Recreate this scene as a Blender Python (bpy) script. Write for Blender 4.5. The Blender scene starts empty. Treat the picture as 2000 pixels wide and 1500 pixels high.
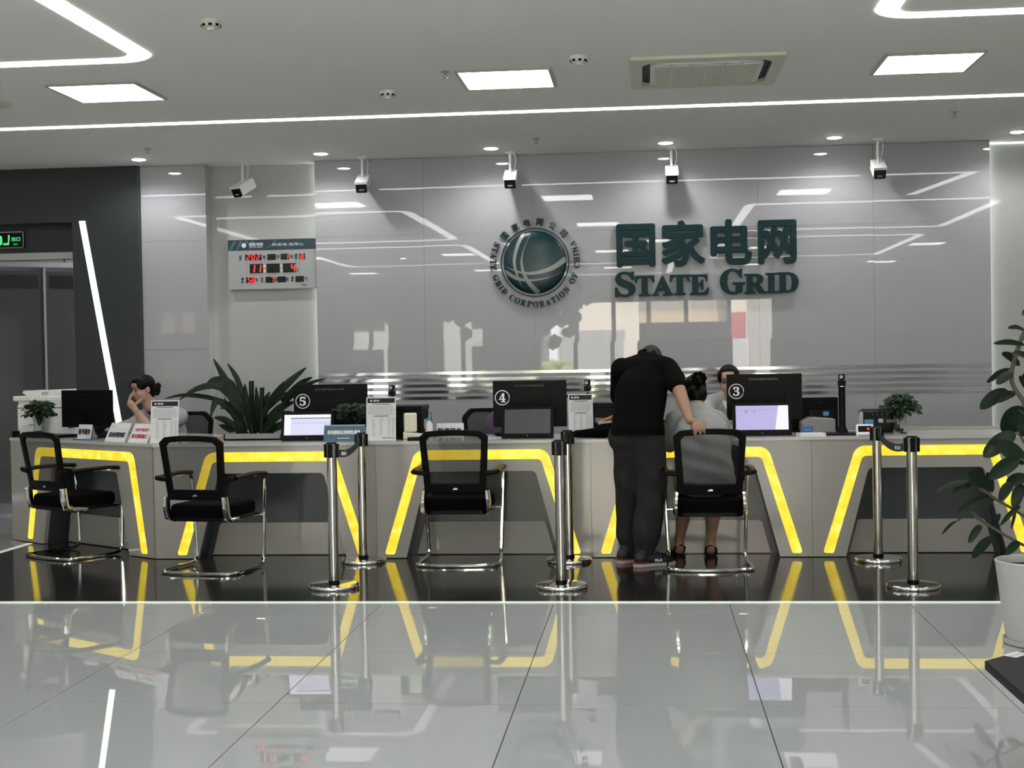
import bpy, bmesh, math, random
from mathutils import Vector, Matrix, Euler
random.seed(7)
C = bpy.context.scene.collection
PI = math.pi
S = bpy.context.scene

# ---------------------------------------------------------------- camera
FPX, YAW, PITCH, ROLL = 2740.6, .0963, -.0202, .0172
EYE = Vector((0, 0, 1.43))
_f = Vector((-math.sin(YAW)*math.cos(PITCH), math.cos(YAW)*math.cos(PITCH), math.sin(PITCH)))
_r0 = Vector((math.cos(YAW), math.sin(YAW), 0)); _u0 = _r0.cross(_f)
_r = _r0*math.cos(ROLL) - _u0*math.sin(ROLL); _u = _r0*math.sin(ROLL) + _u0*math.cos(ROLL)
cam = bpy.data.cameras.new('camera'); cam.sensor_width = 36; cam.lens = FPX/2000*36
cam.clip_start = .1; cam.clip_end = 400
co = bpy.data.objects.new('camera', cam); C.objects.link(co)
m3 = Matrix((_r, _u, -_f)).transposed()
co.matrix_world = Matrix.Translation(EYE) @ m3.to_4x4()
S.camera = co
# ---------------------------------------------------------------- world, daylight, exposure
WORLD = 10.0
PANEL = 9.5
STRIP = 6.0
DOWN = 20.0
w = bpy.data.worlds.new('daylight'); S.world = w; w.use_nodes = True
nt = w.node_tree; bg = nt.nodes['Background']
bg.inputs[0].default_value = (.94, .97, 1, 1); bg.inputs[1].default_value = WORLD
sun = bpy.data.lights.new('sun', 'SUN'); sun.energy = 30; sun.angle = .01; sun.color = (1, .95, .86)
so_ = bpy.data.objects.new('sun', sun); C.objects.link(so_); so_.rotation_euler = (math.radians(-38), math.radians(14), 0)
S.view_settings.view_transform = 'Standard'; S.view_settings.look = 'None'
S.view_settings.exposure = .80; S.view_settings.gamma = 1; S.view_settings.use_curve_mapping = False
S.cycles.use_denoising = True
S.cycles.max_bounces = 10; S.cycles.diffuse_bounces = 5; S.cycles.glossy_bounces = 5
S.cycles.transparent_max_bounces = 12; S.cycles.sample_clamp_indirect = 6
S.cycles.caustics_reflective = False; S.cycles.caustics_refractive = False

def portal(loc, sx, sy, rot):
    l = bpy.data.lights.new('portal', 'AREA'); l.shape = 'RECTANGLE'; l.size = sx; l.size_y = sy
    l.cycles.is_portal = True
    o = bpy.data.objects.new('window_portal', l); C.objects.link(o); o.location = loc; o.rotation_euler = rot
portal((-2.1, -7.95, 1.4), 10.4, 2.6, (PI/2, 0, 0))

# ---------------------------------------------------------------- helpers
def at(px, py, Y):
    d = _f + _r*((px-1000)/FPX) - _u*((py-750)/FPX)
    return EYE + d*(Y/d.y)
def atz(px, py, z):
    d = _f + _r*((px-1000)/FPX) - _u*((py-750)/FPX)
    return EYE + d*((z-EYE.z)/d.z)

def srgb(*c):
    return tuple(((v/255)/12.92 if v/255 <= .04045 else ((v/255+.055)/1.055)**2.4) for v in c) + (1,)
_M = {}
def mat(name, col, rough=.5, metal=0, spec=.5, emit=None, es=0, var=.04, scale=8, bump=0, alpha=1, trans=0, ior=1.5, coat=0, sheen=0, stretch=(1, 1, 1)):
    if name in _M: return _M[name]
    m = bpy.data.materials.new(name); m.use_nodes = True; n = m.node_tree.nodes; L = m.node_tree.links
    b = n['Principled BSDF']
    if len(col) == 3: col = tuple(col)+(1,)
    b.inputs['Roughness'].default_value = rough; b.inputs['Metallic'].default_value = metal
    b.inputs['IOR'].default_value = ior; b.inputs['Specular IOR Level'].default_value = spec
    b.inputs['Alpha'].default_value = alpha; b.inputs['Transmission Weight'].default_value = trans
    b.inputs['Coat Weight'].default_value = coat; b.inputs['Sheen Weight'].default_value = sheen
    tc = n.new('ShaderNodeTexCoord'); mp = n.new('ShaderNodeMapping'); mp.inputs['Scale'].default_value = stretch
    nz = n.new('ShaderNodeTexNoise'); nz.inputs['Scale'].default_value = scale; nz.inputs['Detail'].default_value = 4
    L.new(tc.outputs['Object'], mp.inputs[0]); L.new(mp.outputs[0], nz.inputs['Vector'])
    mr = n.new('ShaderNodeMapRange'); mr.inputs[3].default_value = 1-var; mr.inputs[4].default_value = 1+var
    L.new(nz.outputs['Fac'], mr.inputs[0])
    mx = n.new('ShaderNodeVectorMath'); mx.operation = 'SCALE'; mx.inputs[0].default_value = col[:3]
    L.new(mr.outputs[0], mx.inputs['Scale']); L.new(mx.outputs[0], b.inputs['Base Color'])
    if bump:
        bp = n.new('ShaderNodeBump'); bp.inputs['Strength'].default_value = bump; bp.inputs['Distance'].default_value = .01
        L.new(nz.outputs['Fac'], bp.inputs['Height']); L.new(bp.outputs[0], b.inputs['Normal'])
    if emit:
        b.inputs['Emission Color'].default_value = tuple(emit[:3])+(1,); b.inputs['Emission Strength'].default_value = es
    _M[name] = m
    return m

class MB:
    """collects shapes, built as ONE mesh object"""
    def __init__(s): s.v = []; s.f = []; s.sm = []; s.M = Matrix.Identity(4)
    def add(s, vs, fs, smooth=False):
        k = len(s.v); s.v += [s.M @ Vector(p) for p in vs]
        s.f += [[k+i for i in f] for f in fs]; s.sm += [smooth]*len(fs); return s
    def box(s, c, d, rot=None):
        x, y, z = [q/2 for q in d]
        R = Euler(rot).to_matrix() if rot else Matrix.Identity(3); c = Vector(c)
        vs = [c + R @ Vector((a*x, b*y, e*z)) for a in (-1, 1) for b in (-1, 1) for e in (-1, 1)]
        return s.add(vs, [(0, 1, 3, 2), (4, 6, 7, 5), (0, 4, 5, 1), (2, 3, 7, 6), (0, 2, 6, 4), (1, 5, 7, 3)])
    def bb(s, x0, x1, y0, y1, z0, z1):
        return s.box(((x0+x1)/2, (y0+y1)/2, (z0+z1)/2), (abs(x1-x0), abs(y1-y0), abs(z1-z0)))
    def prism(s, pts, y0, y1):
        """polygon in x,z extruded along y"""
        n = len(pts)
        vs = [(p[0], y0, p[1]) for p in pts]+[(p[0], y1, p[1]) for p in pts]
        area = sum(pts[i][0]*pts[(i+1) % n][1]-pts[(i+1) % n][0]*pts[i][1] for i in range(n))
        fs = [list(range(n)), list(range(2*n-1, n-1, -1))]+[[i, n+i, n+(i+1) % n, (i+1) % n] for i in range(n)]
        if area < 0: fs = [f[::-1] for f in fs]
        return s.add(vs, fs)
    def slab(s, pts, z0, z1):
        """polygon in x,y extruded along z"""
        n = len(pts)
        vs = [(p[0], p[1], z0) for p in pts]+[(p[0], p[1], z1) for p in pts]
        area = sum(pts[i][0]*pts[(i+1) % n][1]-pts[(i+1) % n][0]*pts[i][1] for i in range(n))
        fs = [list(range(n))[::-1], list(range(n, 2*n))]+[[i, (i+1) % n, n+(i+1) % n, n+i] for i in range(n)]
        if area < 0: fs = [f[::-1] for f in fs]
        return s.add(vs, fs)
    def lathe(s, prof, c=(0, 0, 0), n=24, axis='z'):
        vs = []; fs = []; c = Vector(c)
        for r, h in prof:
            for i in range(n):
                a = 2*PI*i/n
                p = {'z': (r*math.cos(a), r*math.sin(a), h), 'y': (r*math.cos(a), h, -r*math.sin(a)), 'x': (h, r*math.cos(a), r*math.sin(a))}[axis]
                vs.append(c+Vector(p))
        for j in range(len(prof)-1):
            for i in range(n):
                fs.append((j*n+i, j*n+(i+1) % n, (j+1)*n+(i+1) % n, (j+1)*n+i))
        fs.append(tuple(range(n))[::-1]); fs.append(tuple(range((len(prof)-1)*n, len(prof)*n)))
        return s.add(vs, fs, True)
    def cyl(s, p0, p1, r, n=12, r1=None):
        return s.tube([p0, p1], [r, r if r1 is None else r1], n)
    def tube(s, path, r, n=8, closed=False, flat=1, up=None, caps=True):
        P = [Vector(p) for p in path]; m = len(P)
        if not isinstance(r, (list, tuple)): r = [r]*m
        vs = []; fs = []; prev = Vector(up) if up else None
        for i in range(m):
            if closed: t = P[(i+1) % m]-P[i-1]
            else: t = P[min(i+1, m-1)]-P[max(i-1, 0)]
            t.normalize()
            if prev is None: prev = Vector((0, 0, 1)) if abs(t.z) < .9 else Vector((1, 0, 0))
            u = (prev-t*prev.dot(t))
            if u.length < 1e-5: u = t.orthogonal()
            u.normalize(); v = t.cross(u); prev = u
            for k in range(n):
                a = 2*PI*(k+.5)/n
                vs.append(P[i]+u*(math.cos(a)*r[i]*flat)+v*(math.sin(a)*r[i]))
        for i in range(m if closed else m-1):
            j = (i+1) % m
            for k in range(n): fs.append((i*n+k, i*n+(k+1) % n, j*n+(k+1) % n, j*n+k))
        if not closed and caps: fs.append(tuple(range(n))[::-1]); fs.append(tuple(range((m-1)*n, m*n)))
        return s.add(vs, fs, n > 4)
    def ell(s, c, r, rot=None, n=16, m=10):
        if not isinstance(r, (list, tuple)): r = (r, r, r)
        R = Euler(rot).to_matrix() if rot else Matrix.Identity(3); c = Vector(c); vs = []; fs = []
        for j in range(1, m):
            b = PI*j/m
            for i in range(n):
                a = 2*PI*i/n
                vs.append(c+R @ Vector((r[0]*math.sin(b)*math.cos(a), r[1]*math.sin(b)*math.sin(a), r[2]*math.cos(b))))
        k = len(vs); vs += [c+R @ Vector((0, 0, r[2])), c-R @ Vector((0, 0, r[2]))]
        for j in range(m-2):
            for i in range(n): fs.append((j*n+i, (j+1)*n+i, (j+1)*n+(i+1) % n, j*n+(i+1) % n))
        for i in range(n):
            fs.append((k, i, (i+1) % n)); fs.append((k+1, (m-2)*n+(i+1) % n, (m-2)*n+i))
        return s.add(vs, fs, True)
    def limb(s, pts, rad, flat=1, up=None, n=14):
        """rounded, tapering chain (closed surface) for bodies"""
        P = [Vector(p) for p in pts]; out = []; R = []
        for i in range(len(P)-1):
            for k in range(5):
                t = k/5; out.append(P[i].lerp(P[i+1], t)); tt = t*t*(3-2*t); R.append(rad[i]*(1-tt)+rad[i+1]*tt)
        out.append(P[-1]); R.append(rad[-1])
        d0 = (out[0]-out[1]).normalized(); d1 = (out[-1]-out[-2]).normalized()
        a0 = [(out[0]+d0*R[0]*math.sin(a), R[0]*math.cos(a)) for a in (1.45, 1.1, .7, .35)]
        a1 = [(out[-1]+d1*R[-1]*math.sin(a), R[-1]*math.cos(a)) for a in (.35, .7, 1.1, 1.45)]
        path = [p for p, _ in a0]+out+[p for p, _ in a1]; rr = [q for _, q in a0]+R+[q for _, q in a1]
        return s.tube(path, rr, n, flat=flat, up=up)
    def mesh(s, name, mt):
        me = bpy.data.meshes.new(name); me.from_pydata([tuple(v) for v in s.v], [], s.f)
        me.polygons.foreach_set('use_smooth', s.sm); me.materials.append(mt); me.update()
        return me
    def build(s, name, mt, parent=None, bevel=0, seg=2, fix=True):
        me = s.mesh(name, mt)
        if fix:
            bm = bmesh.new(); bm.from_mesh(me); bmesh.ops.recalc_face_normals(bm, faces=bm.faces); bm.to_mesh(me); bm.free()
            if any(s.sm): me.set_sharp_from_angle(angle=.75)
        o = bpy.data.objects.new(name, me); C.objects.link(o)
        if parent: o.parent = parent
        if bevel:
            b = o.modifiers.new('bevel', 'BEVEL'); b.width = bevel; b.segments = seg; b.limit_method = 'ANGLE'; b.angle_limit = .6
            b.harden_normals = False
        return o
def tag(o, label=None, cat=None, group=None, kind=None):
    if label: o['label'] = label
    if cat: o['category'] = cat
    if group: o['group'] = group
    if kind: o['kind'] = kind
    return o
def thing(name, label, cat, loc=(0, 0, 0), rz=0, group=None):
    o = bpy.data.objects.new(name, None); o.empty_display_size = .05; C.objects.link(o)
    o.location = loc; o.rotation_euler = (0, 0, rz); return tag(o, label, cat, group)
def struct(name, mb, m, parent=None, **k):
    o = mb.build(name, m, parent, **k)
    if not parent: o['kind'] = 'structure'
    return o
def copy_tree(o, parent=None):
    c = o.copy(); C.objects.link(c); c.parent = parent
    for ch in [q for q in KIDS.get(o.name, [])]: copy_tree(ch, c)
    return c
KIDS = {}
def remember(root):
    for o in list(C.objects):
        if o.parent: KIDS.setdefault(o.parent.name, [])
        if o.parent and o not in KIDS[o.parent.name]: KIDS[o.parent.name].append(o)
def roundpoly(pts, rads, seg=6):
    out = []; n = len(pts)
    for i in range(n):
        p = Vector(pts[i]); r = rads[i]
        if r <= 0: out.append(tuple(p)); continue
        a = (Vector(pts[i-1])-p); b = (Vector(pts[(i+1) % n])-p); la, lb = a.length, b.length; a.normalize(); b.normalize()
        th = math.acos(max(-1, min(1, a.dot(b)))); t = min(r/math.tan(th/2), la*.49, lb*.49); r = t*math.tan(th/2)
        c = p+(a+b).normalized()*(r/math.sin(th/2)); s0 = p+a*t-c; s1 = p+b*t-c
        for k in range(seg+1):
            q = s0.lerp(s1, k/seg).normalized()*r if True else 0
            ang = s0.angle_signed(s1) if len(p) == 2 else 0
            q = Matrix.Rotation(-ang*k/seg, 2) @ s0
            out.append(tuple(c+q))
    return out
def rrect(x0, x1, z0, z1, r, seg=5):
    return roundpoly([(x0, z0), (x1, z0), (x1, z1), (x0, z1)], [r]*4, seg)

_TC = {}
def glyphs(txt, bold=0, depth=.01):
    """text as (verts, faces) in x,z facing -y, from Blender's own built-in font; bold thickens by overlapping shifted copies"""
    key = (txt, bold, depth)
    if key in _TC: return _TC[key]
    c = bpy.data.curves.new('t', 'FONT'); c.body = txt; c.size = 1; c.extrude = depth/2; c.resolution_u = 3
    o = bpy.data.objects.new('t', c); C.objects.link(o)
    dg = bpy.context.evaluated_depsgraph_get(); me = bpy.data.meshes.new_from_object(o.evaluated_get(dg))
    V = [(v.co.x, -v.co.z, v.co.y) for v in me.vertices]; F = [list(p.vertices) for p in me.polygons]
    bpy.data.objects.remove(o); bpy.data.curves.remove(c); bpy.data.meshes.remove(me)
    if bold:
        V0, F0 = V, F; V = []; F = []
        for k, (a, b) in enumerate([(0, 0), (1, 0), (-1, 0), (0, 1), (0, -1), (.7, .7), (-.7, .7), (.7, -.7), (-.7, -.7)]):
            n = len(V); V += [(x+a*bold, y-k*.045*depth, z+b*bold) for x, y, z in V0]; F += [[n+i for i in f] for f in F0]
    _TC[key] = (V, F); return _TC[key]
def put_text(mb, txt, x0, x1, z0, z1, y, depth=.004, bold=0):
    """fit text into the box x0..x1, z0..z1 with its back at y"""
    V, F = glyphs(txt, bold, 1)
    xs = [v[0] for v in V]; zs = [v[2] for v in V]; a, b = min(xs), max(xs); c, d = min(zs), max(zs)
    mb.add([(x0+(v[0]-a)/(b-a)*(x1-x0), y+(v[1]-.5)*depth, z0+(v[2]-c)/(d-c)*(z1-z0)) for v in V], F)

def blob(name, prims, mt, parent=None, voxel=.008, smooth=6, loc=(0, 0, 0)):
    """one continuous surface grown over overlapping closed shapes"""
    me = prims.mesh(name, mt); o = bpy.data.objects.new(name, me); C.objects.link(o)
    r = o.modifiers.new('r', 'REMESH'); r.mode = 'VOXEL'; r.voxel_size = voxel; r.use_smooth_shade = True
    s = o.modifiers.new('s', 'SMOOTH'); s.iterations = smooth; s.factor = .6
    dg = bpy.context.evaluated_depsgraph_get(); m2 = bpy.data.meshes.new_from_object(o.evaluated_get(dg))
    bpy.data.objects.remove(o); m2.name = name
    m2.transform(Matrix.Translation(-Vector(loc)))
    if not m2.materials: m2.materials.append(mt)
    o = bpy.data.objects.new(name, m2); C.objects.link(o)
    if parent: o.parent = parent
    else: o.location = loc
    return o

# ---------------------------------------------------------------- materials
def m_(k): return _M[k]
mat('tile_gloss', (.40, .417, .422), .012, spec=.75, var=.03, scale=1.5)
mat('grout', (.05, .05, .05), .8)
mat('dark_stone', (.018, .0175, .0155), .10, spec=.6, var=.25, scale=3)
mat('wall_glass', (.385, .385, .398), .008, spec=.45, var=.02, scale=.7)
mat('wall_plain', (.44, .445, .43), .03, spec=.45, var=.02)
mat('slate_wall', (.025, .032, .034), .35, spec=.4, var=.06, scale=2)
mat('ceiling_paint', (.90, .91, .87), .8, spec=.2, var=.02, scale=.8)
mat('counter_white', (.35, .335, .31), .11, spec=.55, var=.025, scale=2)
mat('counter_top', (.50, .50, .49), .12, spec=.5, var=.03)
mat('slate_panel', (.040, .050, .056), .22, spec=.5, var=.1, scale=3)
mat('chrome', (.78, .77, .75), .07, metal=1, var=.02)
mat('steel', (.46, .44, .42), .10, metal=1, var=.04, stretch=(1, 1, .1), scale=20)
mat('stripe_metal', (.48, .48, .50), .10, metal=1)
mat('black_plastic', (.0035, .0035, .004), .40, spec=.10, var=.1)
mat('black_gloss', (.003, .0035, .005), .14, spec=.35)
mat('black_fabric', (.002, .002, .0024), .9, spec=.06, scale=60, var=.2, bump=.1)
mat('white_plastic', (.80, .80, .79), .4, spec=.4)
mat('cream_plastic', (.70, .68, .56), .45)
mat('grey_plastic', (.22, .22, .22), .45)
mat('mid_grey', (.36, .38, .38), .4)
mat('sign_green', (.002, .026, .028), .45, spec=.18, var=.05)
mat('emblem_silver', (.27, .285, .27), .4, metal=.2)
mat('paper', (.68, .68, .70), .6)
mat('print_dark', (.018, .021, .028), .5, spec=.2)
mat('print_grey', (.40, .41, .43), .6)
mat('red_print', (.45, .03, .04), .6)
mat('blue_print', (.045, .11, .16), .3, var=.25, scale=12)
mat('teal_dark', (.008, .035, .048), .3, var=.1)
mat('blue_plastic', (.02, .10, .32), .35)
mat('white_print', (.8, .82, .82), .4)
mat('panel_light', (.9, .9, .9), .5, emit=(1, .99, .96), es=PANEL)
mat('strip_light', (.9, .9, .9), .5, emit=(1, .985, .92), es=STRIP)
mat('lamp_disc', (.9, .9, .9), .5, emit=(1, .98, .95), es=25)
mat('cove_light', (.9, .9, .9), .5, emit=(.93, 1, .93), es=3.2)
mat('bar_light', (.9, .9, .9), .5, emit=(1, 1, .95), es=1.6)
mat('floor_strip', (.55, .60, .55), .12, emit=(.88, .95, .88), es=.26, var=.12, scale=14)
mat('led_red', (.3, .0, .0), .4, emit=(1, .035, .03), es=.95)
mat('led_amber', (.3, .1, .0), .4, emit=(1, .55, .15), es=.75)
mat('exit_green', (0, .2, .05), .4, emit=(.12, .85, .25), es=.5)
mat('screen_glow', (.02, .02, .02), .3, emit=(.80, .80, 1), es=.50)
mat('screen_side', (.02, .02, .02), .3, emit=(.90, .90, 1), es=.57)
mat('screen_violet', (.02, .02, .02), .3, emit=(.53, .50, .85), es=.50)
mat('screen_line', (.02, .02, .02), .3, emit=(.08, .10, .35), es=.48)
mat('screen_faint', (.02, .02, .02), .3, emit=(.38, .36, .62), es=.5)
mat('screen_off', (.055, .062, .062), .25)
mat('leaf_dark', (.005, .015, .005), .42, spec=.22, var=.35, scale=10)
mat('leaf_ficus', (.008, .020, .009), .38, spec=.25, var=.35, scale=7)
mat('leaf_mid', (.010, .028, .008), .5, spec=.15, var=.35, scale=14)
mat('stem', (.07, .07, .05), .7, var=.2, scale=20)
mat('pot_white', (.50, .50, .51), .5, var=.03, bump=.15, scale=30)
mat('soil', (.02, .016, .012), .95, bump=.5, scale=40)
mat('glass_clear', (.85, .9, .9), .03, trans=1, ior=1.3, var=0)
mat('acrylic', (.75, .8, .8), .05, alpha=.22, var=0)
mat('skin', (.33, .18, .12), .55, var=.06, scale=12)
mat('skin_pale', (.42, .25, .185), .5, var=.05, scale=12)
mat('hair', (.0018, .0015, .0015), .45, spec=.12, var=.3, scale=40, stretch=(1, 1, .2))
mat('hair_short', (.020, .015, .011), .7, var=.3, scale=60)
mat('polo', (.0035, .0034, .0036), .9, spec=.06, var=.15, scale=30, bump=.1)
mat('trousers', (.030, .029, .030), .9, spec=.1, var=.2, scale=14, bump=.25, stretch=(1, 1, .3))
mat('grey_tee', (.31, .32, .31), .9, var=.12, scale=14, bump=.25)
mat('staff_shirt', (.40, .395, .41), .8, var=.06, scale=10, bump=.1)
mat('beige_cloth', (.30, .26, .19), .85, var=.1, bump=.2)
mat('vest', (.01, .011, .018), .8)
mat('sole', (.42, .40, .38), .6)
mat('shoe_navy', (.008, .010, .016), .6)
mat('shoe_red', (.30, .02, .02), .5)
mat('gold', (.6, .42, .2), .25, metal=1)
mat('purple_fabric', (.10, .065, .12), .9, var=.15)
mat('wood_tray', (.28, .19, .11), .5, var=.12)
mat('yellow_plastic', (.45, .27, .03), .4)
mat('belt', (.008, .022, .018), .7)
mat('lip', (.30, .10, .08), .5)
mat('eye_white', (.5, .48, .46), .3)
mat('tinted_glass', (.05, .05, .055), .06, alpha=.35, var=0)
mat('partition', (.022, .020, .022), .6, var=.1)
mat('corridor', (.20, .18, .20), .8)
mat('alu', (.45, .45, .44), .3, metal=.6)
mat('beige_building', (.66, .60, .50), .9)
mat('grey_building', (.34, .33, .31), .9)
mat('pavement', (.40, .40, .38), .9)
mat('banner_red', (.55, .10, .12), .6)
mat('tag_blue', (.08, .25, .5), .5)

def onyx():
    m = bpy.data.materials.new('lit_onyx'); m.use_nodes = True; n = m.node_tree.nodes; L = m.node_tree.links
    b = n['Principled BSDF']; b.inputs['Roughness'].default_value = .25; b.inputs['Base Color'].default_value = (.5, .35, .05, 1)
    tc = n.new('ShaderNodeTexCoord'); a = n.new('ShaderNodeTexNoise'); a.inputs['Scale'].default_value = 13; a.inputs['Detail'].default_value = 5
    r = n.new('ShaderNodeValToRGB'); e = r.color_ramp.elements
    e[0].position = .34; e[0].color = (.93, .60, .010, 1); e[1].position = .68; e[1].color = (1.0, .90, .22, 1)
    k = e.new(.52); k.color = (.98, .77, .025, 1)
    L.new(tc.outputs['Object'], a.inputs['Vector']); L.new(a.outputs['Fac'], r.inputs[0]); L.new(r.outputs[0], b.inputs['Emission Color'])
    b.inputs['Emission Strength'].default_value = .535
    _M['onyx'] = m
onyx()
def mesh_fabric():
    m = bpy.data.materials.new('mesh_fabric'); m.use_nodes = True; n = m.node_tree.nodes; L = m.node_tree.links
    b = n['Principled BSDF']; b.inputs['Base Color'].default_value = (.014, .014, .015, 1); b.inputs['Roughness'].default_value = .7
    t = n.new('ShaderNodeBsdfTransparent'); x = n.new('ShaderNodeMixShader')
    tc = n.new('ShaderNodeTexCoord'); wv = n.new('ShaderNodeTexWave'); wv.bands_direction = 'Z'; wv.inputs['Scale'].default_value = 60
    mr = n.new('ShaderNodeMapRange'); mr.inputs[3].default_value = .48; mr.inputs[4].default_value = .66
    L.new(tc.outputs['Object'], wv.inputs['Vector']); L.new(wv.outputs['Fac'], mr.inputs[0]); L.new(mr.outputs[0], x.inputs[0])
    L.new(t.outputs[0], x.inputs[1]); L.new(b.outputs[0], x.inputs[2]); L.new(x.outputs[0], n['Material Output'].inputs['Surface'])
    _M['mesh_fabric'] = m
mesh_fabric()
# ================================================================ THE SETTING
H = 3.2355
YW = 12.62
X0T, Y0T = -2.5567, 5.6964
YS0, YS1 = 8.045, 8.085        # lit glass edge strip of the dark platform
# floor: grout bed, then square polished tiles
fl = MB().bb(-9, 6.5, -8, 17.5, -.08, -.006)
floor = struct('floor', fl, m_('grout'))
tm = None
for i in range(-5, 8):
    for j in range(-2, 3):
        x0 = X0T+i; y0 = Y0T+j; y1 = min(y0+1, YS0)
        if y0 >= YS0 or x0 < -8 or x0 > 5.6: continue
        b = MB().bb(x0+.0022, x0+.9978, y0+.0022, y1-.002, -.006, 0)
        b.build('tile', m_('tile_gloss'), floor)
MB().bb(-9, 6.5, -8, Y0T-2-.002, -.006, 0).build('tile', m_('tile_gloss'), floor)
# beyond the left end of the counter the light floor goes on
A0 = Vector((-5.156, 10.938)); DS = Vector((.8207, -.5713)); NS = Vector((-.5713, -.8207))   # left counter section: start, direction, outward
Y9 = 9.83
CX = -3.56
PL = [(-4.93, 8.35), (-4.86, 10.62)]
MB().slab([(-8, YS0), (-5.22, YS0), (-4.99, 8.35), (-4.93, 10.75), (-5.2, 11.0), (-5.2, 17.5), (-8, 17.5)], -.006, 0).build('tile', m_('tile_gloss'), floor)
# dark polished platform under the counters
dk = MB().slab([(-4.60, YS1), (5.6, YS1), (5.6, 12.6), (-5.19, 12.6), (-5.19, 11.0), (-4.89, 10.72), (-4.94, 8.42)], -.005, .001)
struct('floor_dark', dk, m_('dark_stone'))
s1 = MB().slab([(-4.62, YS0), (5.6, YS0), (5.6, YS1), (-4.60, YS1)], -.004, .004)
struct('trim_1', s1, m_('floor_strip'))
s2 = MB().slab([(-4.985, 8.42), (-4.62, YS0), (-4.60, YS1), (-4.94, 8.44)], -.004, .004).slab([(-4.985, 8.42), (-4.94, 8.42), (-4.89, 10.72), (-4.935, 10.74)], -.004, .004)
struct('trim_2', s2, m_('floor_strip'))

# ceiling
struct('ceiling', MB().bb(-9, 6.5, -8, 17.5, H, H+.12), m_('ceiling_paint'))

# back wall: glossy glass panels, one metre square
wb = struct('wall_back', MB().bb(-3.0, 3.0, YW+.02, YW+.158, 0, H), m_('wall_plain'))
rows = [(0, .54), (.54, 1.54), (1.54, 2.54), (2.54, H-.002)]
random.seed(3)
for i in range(6):
    for z0, z1 in rows:
        o = MB().bb(-.4991, .4991, 0, .02, -(z1-z0)/2+.0009, (z1-z0)/2-.0009).build('tile', m_('wall_glass'), wb)
        o.location = (-2.5+i, YW, (z0+z1)/2)
        o.rotation_euler = (random.uniform(-.0006, .0006), 0, random.uniform(-.0007, .0007))
for k in range(5):
    z = 1.281-.0562*k
    MB().bb(-2.998, 2.998, YW-.003, YW+.001, z-.0135, z+.0135).build('metal_stripe', m_('stripe_metal'), wb)
# plain recessed walls either side of the panelled one, washed by hidden strips behind its edges
wl = struct('wall_back_left', MB().bb(-4.2, -2.9, YW+.16, YW+.26, 0, H), m_('wall_plain'))
wr_ = struct('wall_back_right', MB().bb(2.9, 6.5, YW+.16, YW+.26, 0, H), m_('wall_plain'))
for x, s in ((-3.0, -1), (3.0, 1)):
    MB().bb(x+s*.001, x+s*.006, YW+.125, YW+.157, .0, H-.03).build('cove_light', m_('cove_light'), wb)
for x0, x1, p in ((3.02, 6.4, wr_),):
    MB().bb(x0, x1, YW+.152, YW+.159, H-.010, H-.002).build('cove_light', m_('cove_light'), p)
# white column with glass facing
wc = struct('wall_column', MB().bb(-4.64, -4.02, YW+.015, YW+.26, 0, H), m_('wall_plain'))
for z0, z1 in rows:
    MB().bb(-4.638, -4.022, YW-.003, YW+.015, z0+.0015, z1-.0015).build('tile', m_('wall_glass'), wc)
# dark slate wall with the doorway
wd = MB().prism([(-9, 0), (-6.75, 0), (-6.75, 2.733), (-5.272, 2.733), (-5.272, 0), (-4.641, 0), (-4.641, H), (-9, H)], YW-.07, YW+.3)
struct('wall_left_front', wd, m_('slate_wall'))
struct('wall_header', MB().bb(-6.75, -5.272, YW+.12, YW+.28, 2.47, 2.735), m_('slate_wall'))
# sliding glass door with silver rail
dr = bpy.data.objects.new('door_1', None); C.objects.link(dr); dr['kind'] = 'structure'
MB().bb(-6.75, -5.262, YW+.02, YW+.12, 2.40, 2.468).build('rail', m_('alu'), dr, bevel=.004)
MB().bb(-5.306, -5.286, YW+.01, YW+.09, 0, 2.40).build('door_frame', m_('white_plastic'), dr)
MB().bb(-5.286, -5.272, YW+.03, YW+.12, 0, 2.40).build('door_frame', m_('black_plastic'), dr)
MB().bb(-6.75, -5.303, YW+.065, YW+.075, .02, 2.40).build('pane', m_('tinted_glass'), dr)
MB().cyl((-5.40, YW+.035, 2.415), (-5.40, YW+.035, 2.375), .006).build('stopper', m_('black_plastic'), dr)
# corridor behind the door: panelled partition
cw = struct('wall_corridor', MB().prism([(0, 0), (4.2, 0), (4.2, 2.75), (0, 2.75)], 0, .1), m_('corridor'))
cw.location = (-7.6, 12.95, 0); cw.rotation_euler = (0, 0, .62)
for k in range(7):
    MB().bb(k*.58+.02, k*.58+.55, -.03, 0, .03, 2.38).build('panel', m_('partition'), cw, bevel=.004)
    MB().bb(k*.58-.012, k*.58+.012, -.05, 0, .0, 2.42).build('post', m_('mid_grey'), cw)
    MB().bb(k*.58+.05, k*.58+.52, -.035, -.03, 2.2, 2.34).build('louvre', m_('black_plastic'), cw)
MB().bb(0, 4.2, -.06, 0, 2.42, 2.47).build('rail', m_('mid_grey'), cw)
cl_ = bpy.data.lights.new('corridor_fill', 'AREA'); cl_.energy = 7; cl_.size = .6; clo = bpy.data.objects.new('corridor_fill', cl_); C.objects.link(clo); clo.location = (-5.6, 13.9, 3.0)  # fill light without a fitting, added to brighten the partition
struct('wall_corridor_end', MB().bb(-9, -3.9, 15.6, 15.7, 0, H), m_('corridor'))
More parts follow.
